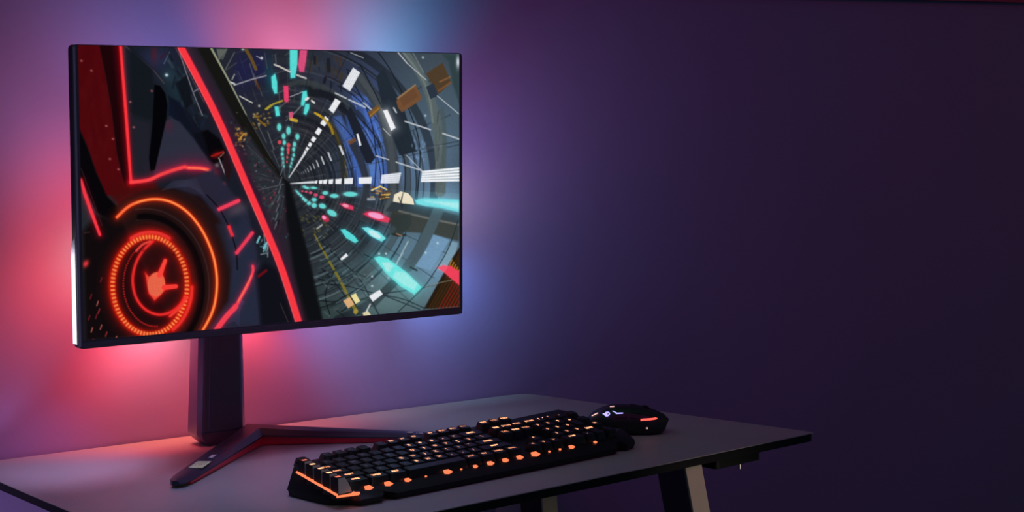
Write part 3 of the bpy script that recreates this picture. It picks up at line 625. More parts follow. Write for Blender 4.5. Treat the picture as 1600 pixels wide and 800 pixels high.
# the lit picture: a fine grid of coloured vertices on the panel
def screen_mesh(nx=640, nz=400):
    img = paint_picture()
    src = np.array([[124, 72], [716.5, 83], [718.5, 483], [129, 529]], float)   # corners of the artwork: tl, tr, br, bl
    dst = np.array([[0, 0], [1, 0], [1, 1], [0, 1]], float)
    A = []; B = []
    for (u, v_), (x, y) in zip(dst, src):
        A += [[u, v_, 1, 0, 0, 0, -u*x, -v_*x], [0, 0, 0, u, v_, 1, -u*y, -v_*y]]; B += [x, y]
    h = np.append(np.linalg.solve(np.array(A), np.array(B)), 1).reshape(3, 3)
    U, Vv = np.meshgrid(np.linspace(0, 1, nx+1), np.linspace(0, 1, nz+1))
    d = h[2, 0]*U+h[2, 1]*Vv+1
    px = (h[0, 0]*U+h[0, 1]*Vv+h[0, 2])/d; py = (h[1, 0]*U+h[1, 1]*Vv+h[1, 2])/d
    fx = np.clip((px-AX)*SS-.5, 0, AW*SS-2); fy = np.clip((py-AY)*SS-.5, 0, AH*SS-2)
    ix, iy = fx.astype(int), fy.astype(int); ax, ay = (fx-ix)[..., None], (fy-iy)[..., None]
    c = (img[iy, ix]*(1-ax)+img[iy, ix+1]*ax)*(1-ay)+(img[iy+1, ix]*(1-ax)+img[iy+1, ix+1]*ax)*ay
    c = c/255; lin = np.where(c <= .04045, c/12.92, ((c+.055)/1.055)**2.4)
    X = SX0+(SX1-SX0)*U; Z = SZ1+(SZ0-SZ1)*Vv
    co = np.stack([X, np.full_like(X, -.0004), Z], -1).reshape(-1, 3).astype(np.float32)
    i = (np.arange(nz)[:, None]*(nx+1)+np.arange(nx)[None]).ravel()
    quads = np.stack([i, i+nx+1, i+nx+2, i+1], 1)
    me = bpy.data.meshes.new('screen'); me.vertices.add(len(co)); me.vertices.foreach_set('co', co.ravel())
    me.loops.add(quads.size); me.loops.foreach_set('vertex_index', quads.ravel().astype(np.int32))
    me.polygons.add(len(quads)); me.polygons.foreach_set('loop_start', (np.arange(len(quads))*4).astype(np.int32))
    at = me.color_attributes.new('picture', 'FLOAT_COLOR', 'POINT')
    at.data.foreach_set('color', np.concatenate([lin.reshape(-1, 3), np.ones((len(co), 1))], 1).astype(np.float32).ravel())
    me.update(); me.validate()
    m = bpy.data.materials.new('screen_picture'); m.use_nodes = True; nt = m.node_tree; b = nt.nodes['Principled BSDF']
    a = nt.nodes.new('ShaderNodeAttribute'); a.attribute_name = 'picture'
    b.inputs['Base Color'].default_value = (.005, .005, .005, 1); b.inputs['Roughness'].default_value = .5; b.inputs['Specular IOR Level'].default_value = .1
    nt.links.new(a.outputs['Color'], b.inputs['Emission Color']); b.inputs['Emission Strength'].default_value = 1.0
    me.materials.append(m); return me
scr = put('screen', screen_mesh(), monitor, M=PM)
scr['label'] = 'lit screen with a neon tunnel and a red glowing wheel'
# hub, glowing ring and arm behind the panel
MB().rod((-.03, .040, 0), (-.03, .062, 0), .085, 48, .070).build('hub', shell_m, monitor, M=PM)
rg = MB().torus(.098, .006).xf(Matrix.Translation((-.03, .046, 0))).build('light_ring', pink_e, monitor, M=PM); rg['label'] = 'pink glowing ring round the rear hub'
MB().loft([[(-.030, -.105, .335), (.030, -.105, .335), (.030, -.105, .405), (-.030, -.105, .405)], [(-.024, -.01, .325), (.024, -.01, .325), (.024, -.01, .395), (-.024, -.01, .395)]]).bevel(.006).build('arm', stand_m, monitor)
# column: flat dark front panel between two satin edges, narrower towards the top, foot chamfered
def ring_col(z, xl, xr, yf, yb, c):
    return [(xl+c, yf, z), (xr-c, yf, z), (xr, yf+c, z), (xr, yb-c, z), (xr-c, yb, z), (xl+c, yb, z), (xl, yb-c, z), (xl, yf+c, z)]
X0 = .350
CM = Matrix.Translation((0, 0, 0))
cb = MB().loft([ring_col(.0, .328-X0, .372-X0, -.016, .014, .004), ring_col(.010, .316-X0, .380-X0, -.021, .019, .005), ring_col(.020, .310-X0, .386-X0, -.023, .021, .006),
                ring_col(.18, .3205-X0, .3885-X0, -.021, .019, .006), ring_col(.40, .326-X0, .388-X0, -.018, .016, .006)]).build('column', stand_edge_m, monitor)
MB().loft([[(.3185-X0, -.0248, .022), (.3765-X0, -.0248, .022), (.3765-X0, -.021, .022), (.3185-X0, -.021, .022)],
           [(.3275-X0, -.0230, .18), (.3790-X0, -.0230, .18), (.3790-X0, -.019, .18), (.3275-X0, -.019, .18)],
           [(.333-X0, -.0200, .395), (.3790-X0, -.0200, .395), (.3790-X0, -.016, .395), (.333-X0, -.016, .395)]]).bevel(.0012, 2).build('column_front', colfront_m, cb)
MB().loft([[(.3255-X0, -.0256, .024), (.3263-X0, -.0256, .024), (.3263-X0, -.024, .024), (.3255-X0, -.024, .024)],
           [(.3345-X0, -.0240, .18), (.3353-X0, -.0240, .18), (.3353-X0, -.022, .18), (.3345-X0, -.022, .18)]]).build('column_highlight', stand_edge_m, cb)  # pale strip modelled in place of a highlight line down the front
MB().loft([[(.3300-X0, -.0170, 0), (.3700-X0, -.0170, 0), (.3700-X0, -.0150, 0), (.3300-X0, -.0150, 0)], [(.3185-X0, -.0222, .0105), (.3780-X0, -.0222, .0105), (.3780-X0, -.0200, .0105), (.3185-X0, -.0200, .0105)],
           [(.3145-X0, -.0244, .0205), (.3815-X0, -.0244, .0205), (.3815-X0, -.0220, .0205), (.3145-X0, -.0220, .0205)]]).build('column_foot', colfront_m, cb)
# the two V legs with red undersides
AP = Vector((.387, -.104, 0)); TL = Vector((.166, -.336, 0)); TR = Vector((.607, -.263, 0))
uL = (TL-AP).normalized(); uR = (TR-AP).normalized()
nL = Vector((-uL.y, uL.x, 0)); nL = nL if nL.dot(uR) > 0 else -nL
nR = Vector((-uR.y, uR.x, 0)); nR = nR if nR.dot(uL) > 0 else -nR
bis = (uL+uR).normalized()
def base_leg(tip, u, n, w0, w1):
    L = (tip-AP).length; lo = Vector((ML.x, ML.y, 0))
    crotch = AP+bis*(w0/max(.2, bis.dot(n)))
    secs = []; red = []
    for t_ in (0, .02, .25, .5, .75, .92, .975, 1.0):
        out = AP+u*L*t_; wd = w0+(w1-w0)*t_
        if t_ > .95: wd *= (.80 if t_ < .99 else .42)
        inn = out+n*wd if t_ > .02 else (crotch if t_ == 0 else None)
        if t_ == .02: continue
        sh = n*(w1*.10 if t_ > .95 else 0)
        if t_ > .99: sh = n*(w1*.32)
        if t_ == 0: pass
        H = .027+(.010-.027)*t_; low = H*.56
        o_, i_ = out+sh-lo, inn+sh*.0-lo
        if t_ > .95: i_ = out+sh+n*wd-lo
        secs.append([(o_.x, o_.y, .0 if t_ < .95 else .003), (o_.x, o_.y, H), ((o_.x*.25+i_.x*.75), (o_.y*.25+i_.y*.75), H*.93), (i_.x, i_.y, low+.001), (i_.x, i_.y, low-.001), ((o_.x*.65+i_.x*.35), (o_.y*.65+i_.y*.35), low-.0012), ((o_.x*.65+i_.x*.35), (o_.y*.65+i_.y*.35), .0 if t_ < .95 else .003)])
        if t_ <= .93:
            k = o_*.07+i_*.93
            k2 = o_*.12+i_*.88; b0 = o_*.5+i_*.5
            red.append([(b0.x, b0.y, .001), (k2.x, k2.y, .001), (k.x, k.y, low-.0008), (b0.x, b0.y, low-.0008)])
    o = MB().loft(secs).bevel(.0012, 2, 40).build('base_leg', stand_m, monitor)
    rt = MB().loft(red).build('red_trim', red_m, o); rt['label'] = 'red underside of the stand leg'
    return o
lL = base_leg(TL, uL, nL, .035, .026); lR = base_leg(TR, uR, nR, .035, .024)
def on_leg(u, n, tip, t_, off, zrise=.0006):
    """matrix lying on the top of a leg: x along the leg, y across"""
    L = (tip-AP).length; P = AP+u*L*t_+n*off-Vector((ML.x, ML.y, 0)); H = (.027+(.010-.027)*t_)
    z = H*.965+zrise
    sl_ = math.atan2(.017, L)
    xv = (u*1.0+Vector((0, 0, -math.tan(sl_)))).normalized(); zv = Vector((0, 0, 1)); yv = zv.cross(xv).normalized(); zv = xv.cross(yv)
    M = Matrix((xv, yv, zv)).transposed().to_4x4(); M.translation = (P.x, P.y, z); return M
lab = MB().box(-.017, .017, -.0095, .0095, 0, .0005).bevel(.0004, 1).build('energy_label', label_m, lL, M=on_leg(uL, nL, TL, .745, .0155)); lab['label'] = 'pale yellow-green printed sticker'
b = MB()
for k in range(6): b.box(-.014+.0008*(k % 2), .010-.004*(k % 3), -.0075+.0027*k, -.0066+.0027*k, .0005, .0007)
b.build('sticker_print', ink_m, lab)
sp = put('spec_mark', text_mesh('HDR', .0085, white_m, .0002, .0003), lL, M=on_leg(uL, nL, TL, .60, .0165) @ Matrix.Rotation(math.pi, 4, 'Z')); sp['label'] = 'small white lettering'
# round emblem and two letters on the right leg
em = Matrix.Translation((0, 0, 0))
ring_b = MB()
ring_b.rod((0, 0, 0), (0, 0, .0006), .0050, 28)
eb = ring_b.build('emblem', white_m, lR, M=on_leg(uR, nR, TR, .885, .0135, .0008)); eb['label'] = 'small white round emblem'
b = MB()
b.box(-.0004, .0004, -.0005, .0022, .0006, .0008); b.box(-.0004, .0016, -.0005, .0001, .0006, .0008); b.rod((-.0016, .0016, .0006), (-.0016, .0016, .0008), .0006, 10)
b.build('emblem_mark', red_m, eb)
put('brand_lettering', text_mesh('LG', .0085, white_m, .0002, .0003), lR, M=on_leg(uR, nR, TR, .935, .0135, .0008))['label'] = 'white lettering beside the emblem'

# ---------------------------------------------------------------- keyboard
KB = empty('keyboard', (.351, -.589, TZ), math.atan2(.146, .989))
tag(KB, 'black full-size gaming keyboard with orange backlit keys and angular ends', 'keyboard')
mplate = lambda y: .0180+.157*y                                   # raised left wing that carries the macro keys
plate = lambda y, x=.19: .0132+(.125+.06*min(1, max(0, x/.40)))*y       # deck under the main keys
outline = [(-.036, .1475), (-.056, .130), (-.0675, .118), (-.066, .040), (-.040, .001), (-.012, -.001), (-.004, .006), (-.002, .014), (.004, .013), (.012, 0), (.200, -.0015), (.396, 0), (.404, .011), (.414, .012),
           (.420, .004), (.443, .012), (.470, .056), (.474, .070), (.462, .080), (.446, .096), (.445, .140), (.432, .154), (-.028, .154)]
def ktop(x, y):
    front = .0095+.42*max(y, 0); z = min(front, mplate(max(y, 0)) if x < -.035 else plate(max(y, 0), x))
    if x > .432: z = min(z, .013+.12*y*.6)
    return z
bm_ = MB(); cx, cy = .19, .085
ins = [(x+(cx-x)*.010+ (.003 if x < 0 else -.003)*0, y+(cy-y)*.03) for x, y in outline]
bot = [(x+(cx-x)*.006, y+(cy-y)*.03, .001) for x, y in outline]
mid = [(x, y, .0065+.04*max(y, 0)) for x, y in outline]
top = [(x+(.0015+(.009*max(0, min(1, y/.12)) if x < -.03 else 0) if x < cx else -.0015), y, max(.0085+.04*max(y, 0), ktop(x, y)-.0008)) for x, y in outline]
bm_.loft([bot, mid, top], cap=False)
bm_.bm.faces.ensure_lookup_table()
tv = [v for v in bm_.bm.verts][2*len(outline):3*len(outline)]
bv = [v for v in bm_.bm.verts][:len(outline)]
bm_.bm.faces.new(bv[::-1])
# top deck: front slope line and flat plate
i_dk = [(x, y) for x, y in [(-.034, .138), (-.045, .110), (-.046, .045), (-.044, .0135), (-.012, .0135), (.200, .0135), (.396, .0135), (.432, .0180), (.436, .060), (.438, .100), (.436, .140), (.426, .149), (-.026, .149)]]
dv = [bm_.bm.verts.new((x, y, plate(y, x))) for x, y in i_dk]
bm_.bm.faces.new(dv)
def strip(a, b_):
    """triangulated band between two open vertex chains"""
    i = j = 0
    while i < len(a)-1 or j < len(b_)-1:
        if j == len(b_)-1 or (i < len(a)-1 and (a[i+1].co-b_[j].co).length <= (a[i].co-b_[j+1].co).length):
            bm_.bm.faces.new((a[i], a[i+1], b_[j])); i += 1
        else:
            bm_.bm.faces.new((a[i], b_[j+1], b_[j])); j += 1
strip(tv+[tv[0]], dv+[dv[0]])
case = bm_.build('case', case_m, KB)

U = .01905
def key_mesh(w, d, h, name='keycap', m=None):
    wb, db = w*U-.0011, d*U-.0011; wt, dt = wb-.0048, db-.0046; b = MB()
    sh = .0010
    rings = []
    for f_, ww, dd, o in ((0, wb, db, 0), (.35, wb*.55+wt*.45+.0006, db*.55+dt*.45+.0006, sh*.4), (1, wt, dt, sh)):
        r = .0012; pts = []
        for sx, sy, a in ((1, 1, 0), (-1, 1, 90), (-1, -1, 180), (1, -1, 270)):
            for k in range(3):
                t_ = R(a+45*k); pts.append((sx*(ww/2-r)+r*math.cos(t_), sy*(dd/2-r)+r*math.sin(t_)+o, f_*h))
        rings.append(pts)
    b.loft(rings)
    b.bm.faces.ensure_lookup_table(); topf = max(b.bm.faces, key=lambda q: q.calc_center_median().z)
    r_ = bmesh.ops.inset_region(b.bm, faces=[topf], thickness=.0011, depth=-.0006)
    return b.mesh(name, m or key_m)
KM = {}; LM = {}
TILT = Matrix.Rotation(math.atan(.15), 4, 'X')
counts = {}
def add_key(x, y, w, d, txt, lit=True, name='keycap', h=.0100, lsize=.0072):
    k = (round(w, 2), round(d, 2), name, round(h, 4))
    if k not in KM: KM[k] = key_mesh(w, d, h, name)
    o = put(name, KM[k], KB, M=Matrix.Translation((x, y, plate(y, x)+.0004)) @ TILT)
    counts[name] = counts.get(name, 0)+1
    if txt:
        lk = (txt, lit, lsize)
        if lk not in LM: LM[lk] = text_mesh(txt, lsize, orange_e if lit else dim_e, .0002, .00035, 'key_legend')
        off = Vector((-.0012 if len(txt) < 3 else 0, .0022 if d <= 1.1 else .008, h-.0002))
        put('key_legend', LM[lk], o, M=Matrix.Translation(off))
    return o
rowy = [.0325, .0515, .0705, .0895, .1085, .1345]
def row(r, x0, keys):
    x = x0
    for it in keys:
        if isinstance(it, (int, float)): x += it*U; continue
        w, txt = it[0], it[1]; lit = it[2] if len(it) > 2 else True; nm = it[3] if len(it) > 3 else 'keycap'
        add_key(x+w*U/2, rowy[r], w, 1, txt, lit, nm, lsize=.0075 if len(txt) < 2 else (.0062 if len(txt) < 4 else .0050)); x += w*U
KX = -.0415
row(0, KX, [(1.75, 'CTRL'), (1.6, 'WIN'), (1.5, 'ALT'), (5.15, '', True, 'space_bar'), (1.25, 'ALT'), (1.25, 'FN'), (1.25, 'MENU'), (1.25, 'CTRL'), .9, (1, '<'), (1, 'v'), (1, '>'), .25, (2, '0 INS'), (1, '.')])
row(1, KX, [(2.25, 'SHIFT', True, 'shift_key')]+[(1, c, i > 3) for i, c in enumerate('ZXCVBNM,./')]+[(2.75, 'SHIFT', True, 'shift_key'), 1.9, (1, '^'), 1.25, (1, '1'), (1, '2'), (1, '3')])
row(2, KX, [(1.75, 'CAPS')]+[(1, c, i > 3) for i, c in enumerate("ASDFGHJKL;'")]+[(2.25, 'ENTER', True, 'enter_key'), 4.15, (1, '4'), (1, '5'), (1, '6')])
row(3, KX, [(1.5, 'TAB')]+[(1, c, i > 5) for i, c in enumerate('QWERTYUIOP[]')]+[(1.5, '\\'), .9, (1, 'DEL'), (1, 'END'), (1, 'PGD'), .25, (1, '7'), (1, '8'), (1, '9')])
row(4, KX, [(1, c, i > 7) for i, c in enumerate('`1234567890-=')]+[(2, 'BACK', True, 'backspace_key'), .9, (1, 'INS'), (1, 'HOM'), (1, 'PGU'), .25, (1, 'NUM'), (1, '/'), (1, '*'), (1, '-')])
row(5, KX, [(1, 'ESC', False), 1]+[(1, 'F%d' % i, i > 5) for i in (1, 2, 3, 4)]+[.5]+[(1, 'F%d' % i, i > 5) for i in (5, 6, 7, 8)]+[.5]+[(1, 'F%d' % i) for i in (9, 10, 11, 12)]+[.9, (1, 'PRT'), (1, 'SCR'), (1, 'PAU')])
px_ = KX+22.15*U+U/2
add_key(px_, (rowy[2]+rowy[3])/2, 1, 2, '+', True, 'plus_key'); add_key(px_, (rowy[0]+rowy[1])/2, 1, 2, 'ENT', True, 'numpad_enter_key')
for y_ in (.0345, .0600, .0850, .1100): add_key(px_+1.25*U, y_, 1, 1, 'M' if y_ == .06 else '', True, 'media_key')
# macro keys up the left end: unlit sides coloured dark, lit front grey
mk = None
for k in range(5):
    y = .0165+.0192*k
    mx = -.0625+.0055*(y-.0165)/.077
    b = MB(); h = .0200-.0007*k; xw = .0105; d2 = .0080; F = [(-xw*.62, -.007), (xw*1.30, -.007), (xw*1.30, .001), (xw*.90, h*.62), (xw*.42, h), (-xw*.55, h)]
    b.loft([[(x, -d2+.0012*max(0, z)/h, z) for x, z in F], [(x*.97, d2-.0008*max(0, z)/h, z) for x, z in F]]).bevel(.0005, 1, 25)
    o = b.build('macro_key', case_m, KB, M=Matrix.Translation((mx, y, mplate(y)-.0020)))
    b = MB(); G = [(x*.97+.0001, max(.0006, z*.97)) for x, z in F[1:]]; G[-1] = (-xw*.52, h*.97); G.append((-xw*.58, .0006))
    b.loft([[(x, -d2+.0012*z/h-.0006, z) for x, z in G[1:]], [(x, -d2+.0012*z/h+.0004, z) for x, z in G[1:]]])
    fc = b.build('lit_facet', macro_m, o); fc['label'] = 'grey front of the macro key, its lit side'
    MB().box(-.0040, .0024, -.0022, .0022, 0, .0003).build('macro_light', orange_e if k in (1, 2, 3) else amber_e, o, loc=(0, 0, h))
# glowing line under the macro keys and an emissive star for light spill
b = MB(); ys = [.010+.092*i/8 for i in range(9)]
sx = lambda y: -.0708+.0062*(y-.010)/.092
b.loft([[(sx(y)-.0008, y, mplate(y)-.0022), (sx(y)+.0030, y, mplate(y)-.0022), (sx(y)+.0030, y, mplate(y)-.0002), (sx(y)-.0002, y, mplate(y)-.0004)] for y in ys]).build('light_strip', amber_e, KB)['label'] = 'thin glowing orange line along the left end'
MB().prism([(-.0712, .0088), (-.0560, .0050), (-.0440, .0022), (-.0385, .0062), (-.0425, .0105), (-.0418, .0150), (-.0462, .0118), (-.0482, .0165), (-.0505, .0115), (-.0560, .0070), (-.0705, .0104)], .0150, .0176).build('corner_spill', amber_e, KB)
# emissive patches for light leaking between the keys onto the front lip
wn = [(-.0134, 1), (.017, 1), (.0473, .8), (.0760, .25), (.1121, 1.05), (.1340, .25), (.1581, .6), (.184, .9), (.210, .85), (.2353, .9), (.2632, 1.15), (.2883, .3), (.3079, .35), (.3298, .8), (.3743, .5)]
SL = Matrix.Rotation(math.atan(.62), 4, 'X')
for x, s in wn:
    MB().prism([(-.0065*s, -.001*s), (-.0015*s, -.0042*s), (.0062*s, -.0010*s), (.0030*s, .0040*s), (-.0045*s, .0040*s)], -.0008, .0005).build('front_spill', amber_e, KB, M=Matrix.Translation((x-.002, .0186, plate(.0192, x)+.0014)) @ SL)
# small white status lamps at the back right and rubber feet
for k in range(3): MB().rod((.352+.015*k, .135, plate(.135, .36)), (.352+.015*k, .135, plate(.135, .36)+.0010), .0011, 12).build('status_lamp', dot_e, KB)
for x, y in ((-.05, .05), (.40, .03), (-.04, .15), (.41, .15)): MB().rod((x, y, 0), (x, y, .0012), .006, 16).build('rubber_foot', rubber_m, KB)

# ---------------------------------------------------------------- mouse
MO = empty('mouse', (.852, -.405, TZ), R(-36))
tag(MO, 'black gaming mouse with violet emblem and red nose light, right of the keyboard', 'mouse')
ML_, MW = .0635, .0335
def mouse_sec(s):
    """half width, height, side bias at station s in -1 (tail) .. 1 (nose)"""
    wd = MW*(1-abs(s)**3.2*.42)*(math.sqrt(max(0, 1-abs(s)**7)) if abs(s) > .6 else 1)*(1-.10*math.exp(-((s-.15)/.35)**2))
    h = float(np.interp(s, (-1, -.9, -.75, -.55, -.35, -.15, .1, .4, .65, .85, .95, 1), (.012, .0205, .0295, .0365, .0400, .0408, .0400, .0362, .0310, .0255, .0215, .0185)))
    return max(wd, .012), max(h, .010)
b = MB(); rings = []
for i in range(25):
    s = -1+2*i/24; wd, h = mouse_sec(s); x = s*ML_; ring = []
    for (fx_, fz_) in ((-.80, .02), (-.93, .06), (-1.0, .22), (-.97, .40), (-.93, .56), (-.80, .78), (-.55, .93), (-.28, .99), (0, 1.0), (.28, .99), (.55, .93), (.80, .78), (.93, .56), (.97, .40), (1.0, .22), (.93, .06), (.80, .02)):
        zb = .011*max(0, (s-.80)/.20)**1.3; ring.append((x-(.004*(1-fz_) if s > .97 else 0), fx_*wd, .0008+zb+fz_*(h-zb)))
    rings.append(ring)
b.loft(rings).build('shell', mouse_m, MO)
# two buttons over the nose half, split by the wheel slot
for sgn in (1, -1):
    b = MB(); rings = []
    for i in range(10):
        s = .12+.80*i/9; wd, h = mouse_sec(s); x = s*ML_
        pr = [(.10, .998), (.28, .99), (.55, .93), (.78, .79)]
        o_ = [(x, sgn*fx_*wd, fz_*h+.0020) for fx_, fz_ in pr]; i_ = [(x, sgn*fx_*wd*.98, fz_*h-.0020) for fx_, fz_ in pr[::-1]]
        rings.append(o_+i_)
    b.loft(rings).build('button', mouse_m, MO)
wz = mouse_sec(.45)[1]
MB().rod((.45*ML_, -.0035, wz-.004), (.45*ML_, .0035, wz-.004), .0085, 24).bevel(.001).build('scroll_wheel', rubber_m, MO)
# side panel, thumb buttons, lights on the near side (local -y)
def side_pt(s, fz, out=.0006):
    wd, h = mouse_sec(s)
    t_ = [(-.80, .02), (-.93, .06), (-1.0, .22), (-.97, .40), (-.93, .56), (-.80, .78), (-.55, .93), (-.28, .99)]
    for (a, c), (a2, c2) in zip(t_[:-1], t_[1:]):
        if c <= fz <= c2:
            k = (fz-c)/(c2-c); return Vector((s*ML_, (a+(a2-a)*k)*wd-out, fz*h+.0008+out*.3))
    return Vector((s*ML_, -.28*wd, .99*h+out))
def band(name, path, hw, m, out=.0008):
    b = MB(); rings = []
    for s, fz in path:
        p0 = side_pt(s, fz-hw, out); p1 = side_pt(s, fz+hw, out); q0 = side_pt(s, fz-hw, -.0015); q1 = side_pt(s, fz+hw, -.0015)
        rings.append([tuple(p0), tuple(p1), tuple(q1), tuple(q0)])
    return b.loft(rings).build(name, m, MO)
band('red_light', [(.34, .60), (.46, .645), (.56, .69), (.64, .735), (.70, .78), (.745, .86), (.79, .94)], .040, mred_e)['label'] = 'glowing red strip at the nose'
for s0 in (-.22, .10): band('thumb_button', [(s0, .70), (s0+.13, .70), (s0+.26, .70)], .06, mouse_m, .0012)
band('side_grip', [(-.55, .34), (-.2, .34), (.2, .34), (.5, .34)], .16, rubber_m, .0006)
dp = side_pt(.48, .30); MB().rod(tuple(dp), tuple(dp+Vector((0, -.0006, 0))), .0013, 12).build('dot_light', dot_e, MO)
# emblem and stroke of lettering on the hump, facing the near side
def surf(s, fz): 
    p = side_pt(s, fz, .0009); px1 = side_pt(s+.02, fz, .0009); pz1 = side_pt(s, fz+.02, .0009)
    xv = (px1-p).normalized(); zv = xv.cross((pz1-p)).normalized(); yv = zv.cross(xv)
    M = Matrix((xv, yv, zv)).transposed().to_4x4(); M.translation = p; return M
b = MB(); b.torus(.0034, .0010, 24, 6).xf(Matrix.Rotation(math.pi/2, 4, 'X')); b.rod((-.0008, 0, -.0003), (-.0008, 0, .0005), .0016, 14); b.box(-.0062, -.0040, .0010, .0030, -.0002, .0004)
b.build('emblem', logo_e, MO, M=surf(-.42, .80))
b = MB(); b.prism([(-.006, .004), (-.0045, .004), (-.001, -.002), (.009, -.0024), (.009, -.0008), (.0005, -.0004), (-.0035, .002)], -.0002, .0005)
b.build('emblem_lettering', logo_e, MO, M=surf(-.20, .80))
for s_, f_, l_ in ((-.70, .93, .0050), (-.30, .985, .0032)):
    MB().box(-l_, l_, -.0008, .0008, -.0003, .0005).build('top_bar', dot_e, MO, M=surf(s_, f_))  # short emissive bars on the hump

# ---------------------------------------------------------------- lights
def spot(name, xz, target, color, power, angle, blend=1.0, radius=.03, y=-.20):
    l = bpy.data.lights.new(name, 'SPOT'); l.color = color; l.energy = power; l.spot_size = R(angle); l.spot_blend = blend; l.shadow_soft_size = radius
    o = bpy.data.objects.new(name, l); col.objects.link(o); o.location = (xz[0], xz[2] if len(xz) > 2 else y, TZ+xz[1])
    d = (Vector((target[0], WALL_Y, TZ+target[1])) if len(target) == 2 else Vector((target[0], target[1], TZ+target[2])))-o.location; o.rotation_euler = d.to_track_quat('-Z', 'Y').to_euler(); return o
def area(name, loc, target, color, power, sx, sy, spread=180):
    l = bpy.data.lights.new(name, 'AREA'); l.shape = 'RECTANGLE'; l.size = sx; l.size_y = sy; l.color = color; l.energy = power; l.spread = R(spread)
    o = bpy.data.objects.new(name, l); col.objects.link(o); o.location = loc
    o.rotation_euler = (Vector(target)-o.location).to_track_quat('-Z', 'Y').to_euler(); return o
# (place of the lamp, spot it is aimed at on the wall, colour x power, cone)
GLOW = {   # unseen spots behind the panel for its rear glow; desk pair added
    'desk_fill_left': ((0.16, 0.24), (0.1, -0.12, 0), (1.14, 0.9104, 1.783), 80),  # added fill aimed down at the desk, as is the next
    'desk_fill_right': ((0.62, 0.24), (0.72, -0.12, 0), (0.2496, 0.3386, 0.4986), 80),
    'glow_left': ((0.21, 0.31), (0.2, 0.31), (3.168, 0.3753, 0.2432), 100),
    'core_left': ((0.235, 0.29, -0.09), (0.215, 0.275), (0, 0.4016, 0.226), 85),
    'glow_left_low': ((0.19, 0.23), (0.13, 0.17), (2.241, 0.1976, 0.09177), 90),
    'core_low': ((0.288, 0.22, -0.06), (0.292, 0.13), (1.46, 0.7444, 0.4865), 105),
    'glow_low': ((0.255, 0.215, -0.1), (0.262, 0.06), (2.538, 0.0893, 0.1635), 100),
    'glow_low_mid': ((0.43, 0.215, -0.055), (0.45, 0.05), (2.592, 0.3293, 0.3105), 105),
    'glow_low_violet': ((0.52, 0.215, -0.06), (0.57, 0.06), (0.4174, 0.2417, 0.3931), 105),
    'glow_low_blue': ((0.58, 0.21), (0.66, 0.13), (0.9294, 0.9992, 1.25), 85),
    'glow_right': ((0.64, 0.33), (0.86, 0.34), (1.052, 1.648, 2.572), 100),
    'core_right': ((0.76, 0.33, -0.09), (0.82, 0.32), (0.3306, 0.2787, 0.1073), 95),
    'core_right_low': ((0.73, 0.24, -0.09), (0.79, 0.17), (0.302, 0.7226, 1.068), 95),
    'glow_top_blue': ((0.64, 0.5), (0.7, 0.62), (0.1243, 1.648, 1.819), 80),
    'core_top_blue': ((0.68, 0.535, -0.09), (0.7, 0.6), (0.1783, 0.3683, 0.2612), 85),
    'glow_top': ((0.5, 0.49), (0.53, 0.62), (3.904, 0.9979, 0.881), 90),
    'core_top': ((0.535, 0.535, -0.09), (0.54, 0.6), (0.3427, 0.2101, 0.238), 85),
    'glow_top_left': ((0.34, 0.49), (0.32, 0.63), (0.6142, 0.8117, 1.326), 100),
    'glow_upper_left': ((0.2, 0.45), (0.14, 0.5), (0.9908, 0.4656, 0.6335), 115),
    'glow_right_top': ((0.65, 0.42), (0.85, 0.48), (1.064, 0.3318, 0.694), 80),
}
for nm, (pos, tgt, c, ang) in GLOW.items():
    p = max(c) or 1e-6
    spot(nm, pos, tgt, [v/p for v in c], p, ang, radius=.02, y=-.185)
area('overhead_fill', (.60, -.40, TZ+1.1), (.60, -.36, TZ), (0, 1, 0), 0.0354, .5, .3, 50)  # unseen overhead fill, added to tone the desk top
area('desk_mid_fill', (.36, -.50, TZ+1.1), (.36, -.36, TZ), (0.644, 0.4651, 1), 0.1668, .3, .3, 36)  # added fill for the middle of the desk
area('desk_left_fill', (.08, -.50, TZ+1.0), (.12, -.45, TZ), (0, 0.4834, 1), 0.07854, .3, .3, 40)  # unseen fill added over the left desk end
area('desk_front_fill', (.66, -.60, TZ+1.1), (.66, -.56, TZ), (0, 0, 0), 1e-06, .4, .2, 40)  # front desk fill, left at almost no power
area('wall_wash', (.7, -1.6, TZ+1.4), (1.0, 0, TZ+.1), (1, 0, 0.6337), 0.596, 1.0, .6, 100)  # unseen wash added to tint the wall
area('right_wash', (2.6, -1.4, TZ+1.2), (2.2, 0, TZ+.2), (1, 0.001136, 0), 0.329, 1.0, .6, 100)  # another added wash, for the far right of the wall
area('wall_wash_low', (-.45, -.55, .35), (.0, 0, .62), (0.789, 0.5913, 1), 0.5039, .3, .2, 70)  # added low down to light the wall below the desk
WORLD = (0.01661, 0.04897, 0.06304, 1)
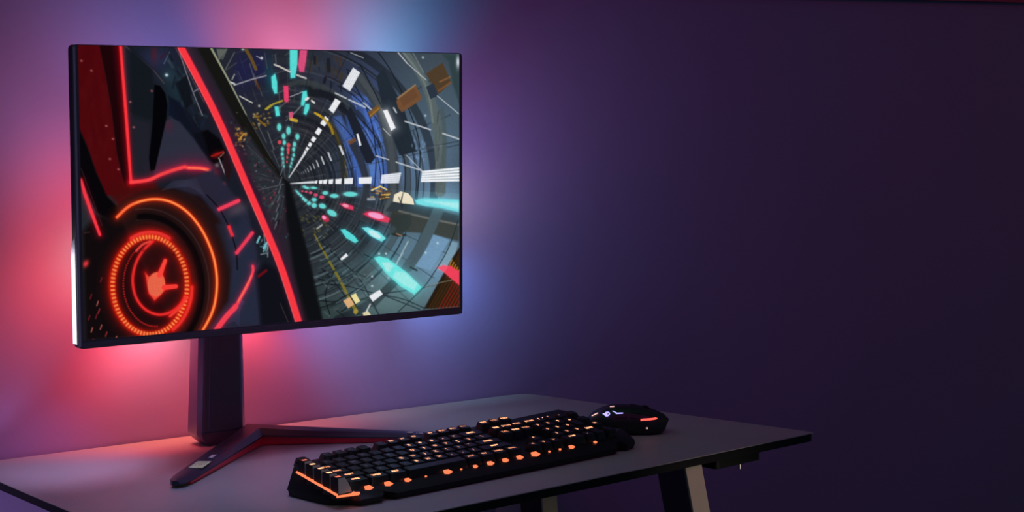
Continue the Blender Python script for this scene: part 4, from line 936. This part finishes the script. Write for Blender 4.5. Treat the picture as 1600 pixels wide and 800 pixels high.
def warm_spot(name, loc, tgt, power, ang, c):
    lf = bpy.data.lights.new(name, 'SPOT'); lf.color = c; lf.energy = power; lf.spot_size = R(ang); lf.spot_blend = .7; lf.shadow_soft_size = .04
    o_ = bpy.data.objects.new(name, lf); col.objects.link(o_); o_.location = loc
    o_.rotation_euler = (Vector(tgt)-o_.location).to_track_quat('-Z', 'Y').to_euler()
warm_spot('leg_spot', (1.35, -2.2, TZ-.45), (.84, -.61, TZ-.10), 16, 11, (1, .84, .68))  # unseen spot added to brighten the front leg
warm_spot('macro_key_fill', (.45, -2.3, TZ+.45), (.285, -.56, TZ+.03), 9, 7, (1, .93, .86))  # narrow added fill on the macro key fronts
area('side_highlight_fill', (-.085, -.02, TZ+.215), (.08, -.28, TZ+.25), (.95, .90, 1), .027, .07, .15, 100)  # unseen light added to be reflected in the monitor's left side
warm_spot('rear_leg_spot', (1.35, -2.2, TZ-.45), (.893, -.16, TZ-.20), 5, 4.2, (1, .84, .68))  # added spot so the rear leg's front shows

wd_ = bpy.data.worlds.new('dusk'); sc.world = wd_; wd_.use_nodes = True
bg = wd_.node_tree.nodes['Background']; bg.inputs['Color'].default_value = WORLD; bg.inputs['Strength'].default_value = 1

# ---------------------------------------------------------------- camera
cd = bpy.data.cameras.new('camera'); co = bpy.data.objects.new('camera', cd); col.objects.link(co)
cd.sensor_fit = 'HORIZONTAL'; cd.sensor_width = 36; cd.lens = 36*2700/1600; cd.clip_start = .05
yaw, pitch, roll = .580607, .0781, -.024
fwd = Vector((math.sin(yaw)*math.cos(pitch), math.cos(yaw)*math.cos(pitch), -math.sin(pitch)))
rt0 = Vector((math.cos(yaw), -math.sin(yaw), 0)); up0 = rt0.cross(fwd)
rt = rt0*math.cos(roll)+up0*math.sin(roll); upv = up0*math.cos(roll)-rt0*math.sin(roll)
M = Matrix((rt, upv, -fwd)).transposed().to_4x4(); M.translation = (-.6582, -2.4145, TZ+.46)
co.matrix_world = M; sc.camera = co
vs_ = sc.view_settings; vs_.view_transform = 'Standard'; vs_.look = 'None'; vs_.exposure = 0; vs_.gamma = 1; vs_.use_curve_mapping = False
sc.cycles.use_denoising = True; sc.cycles.max_bounces = 6
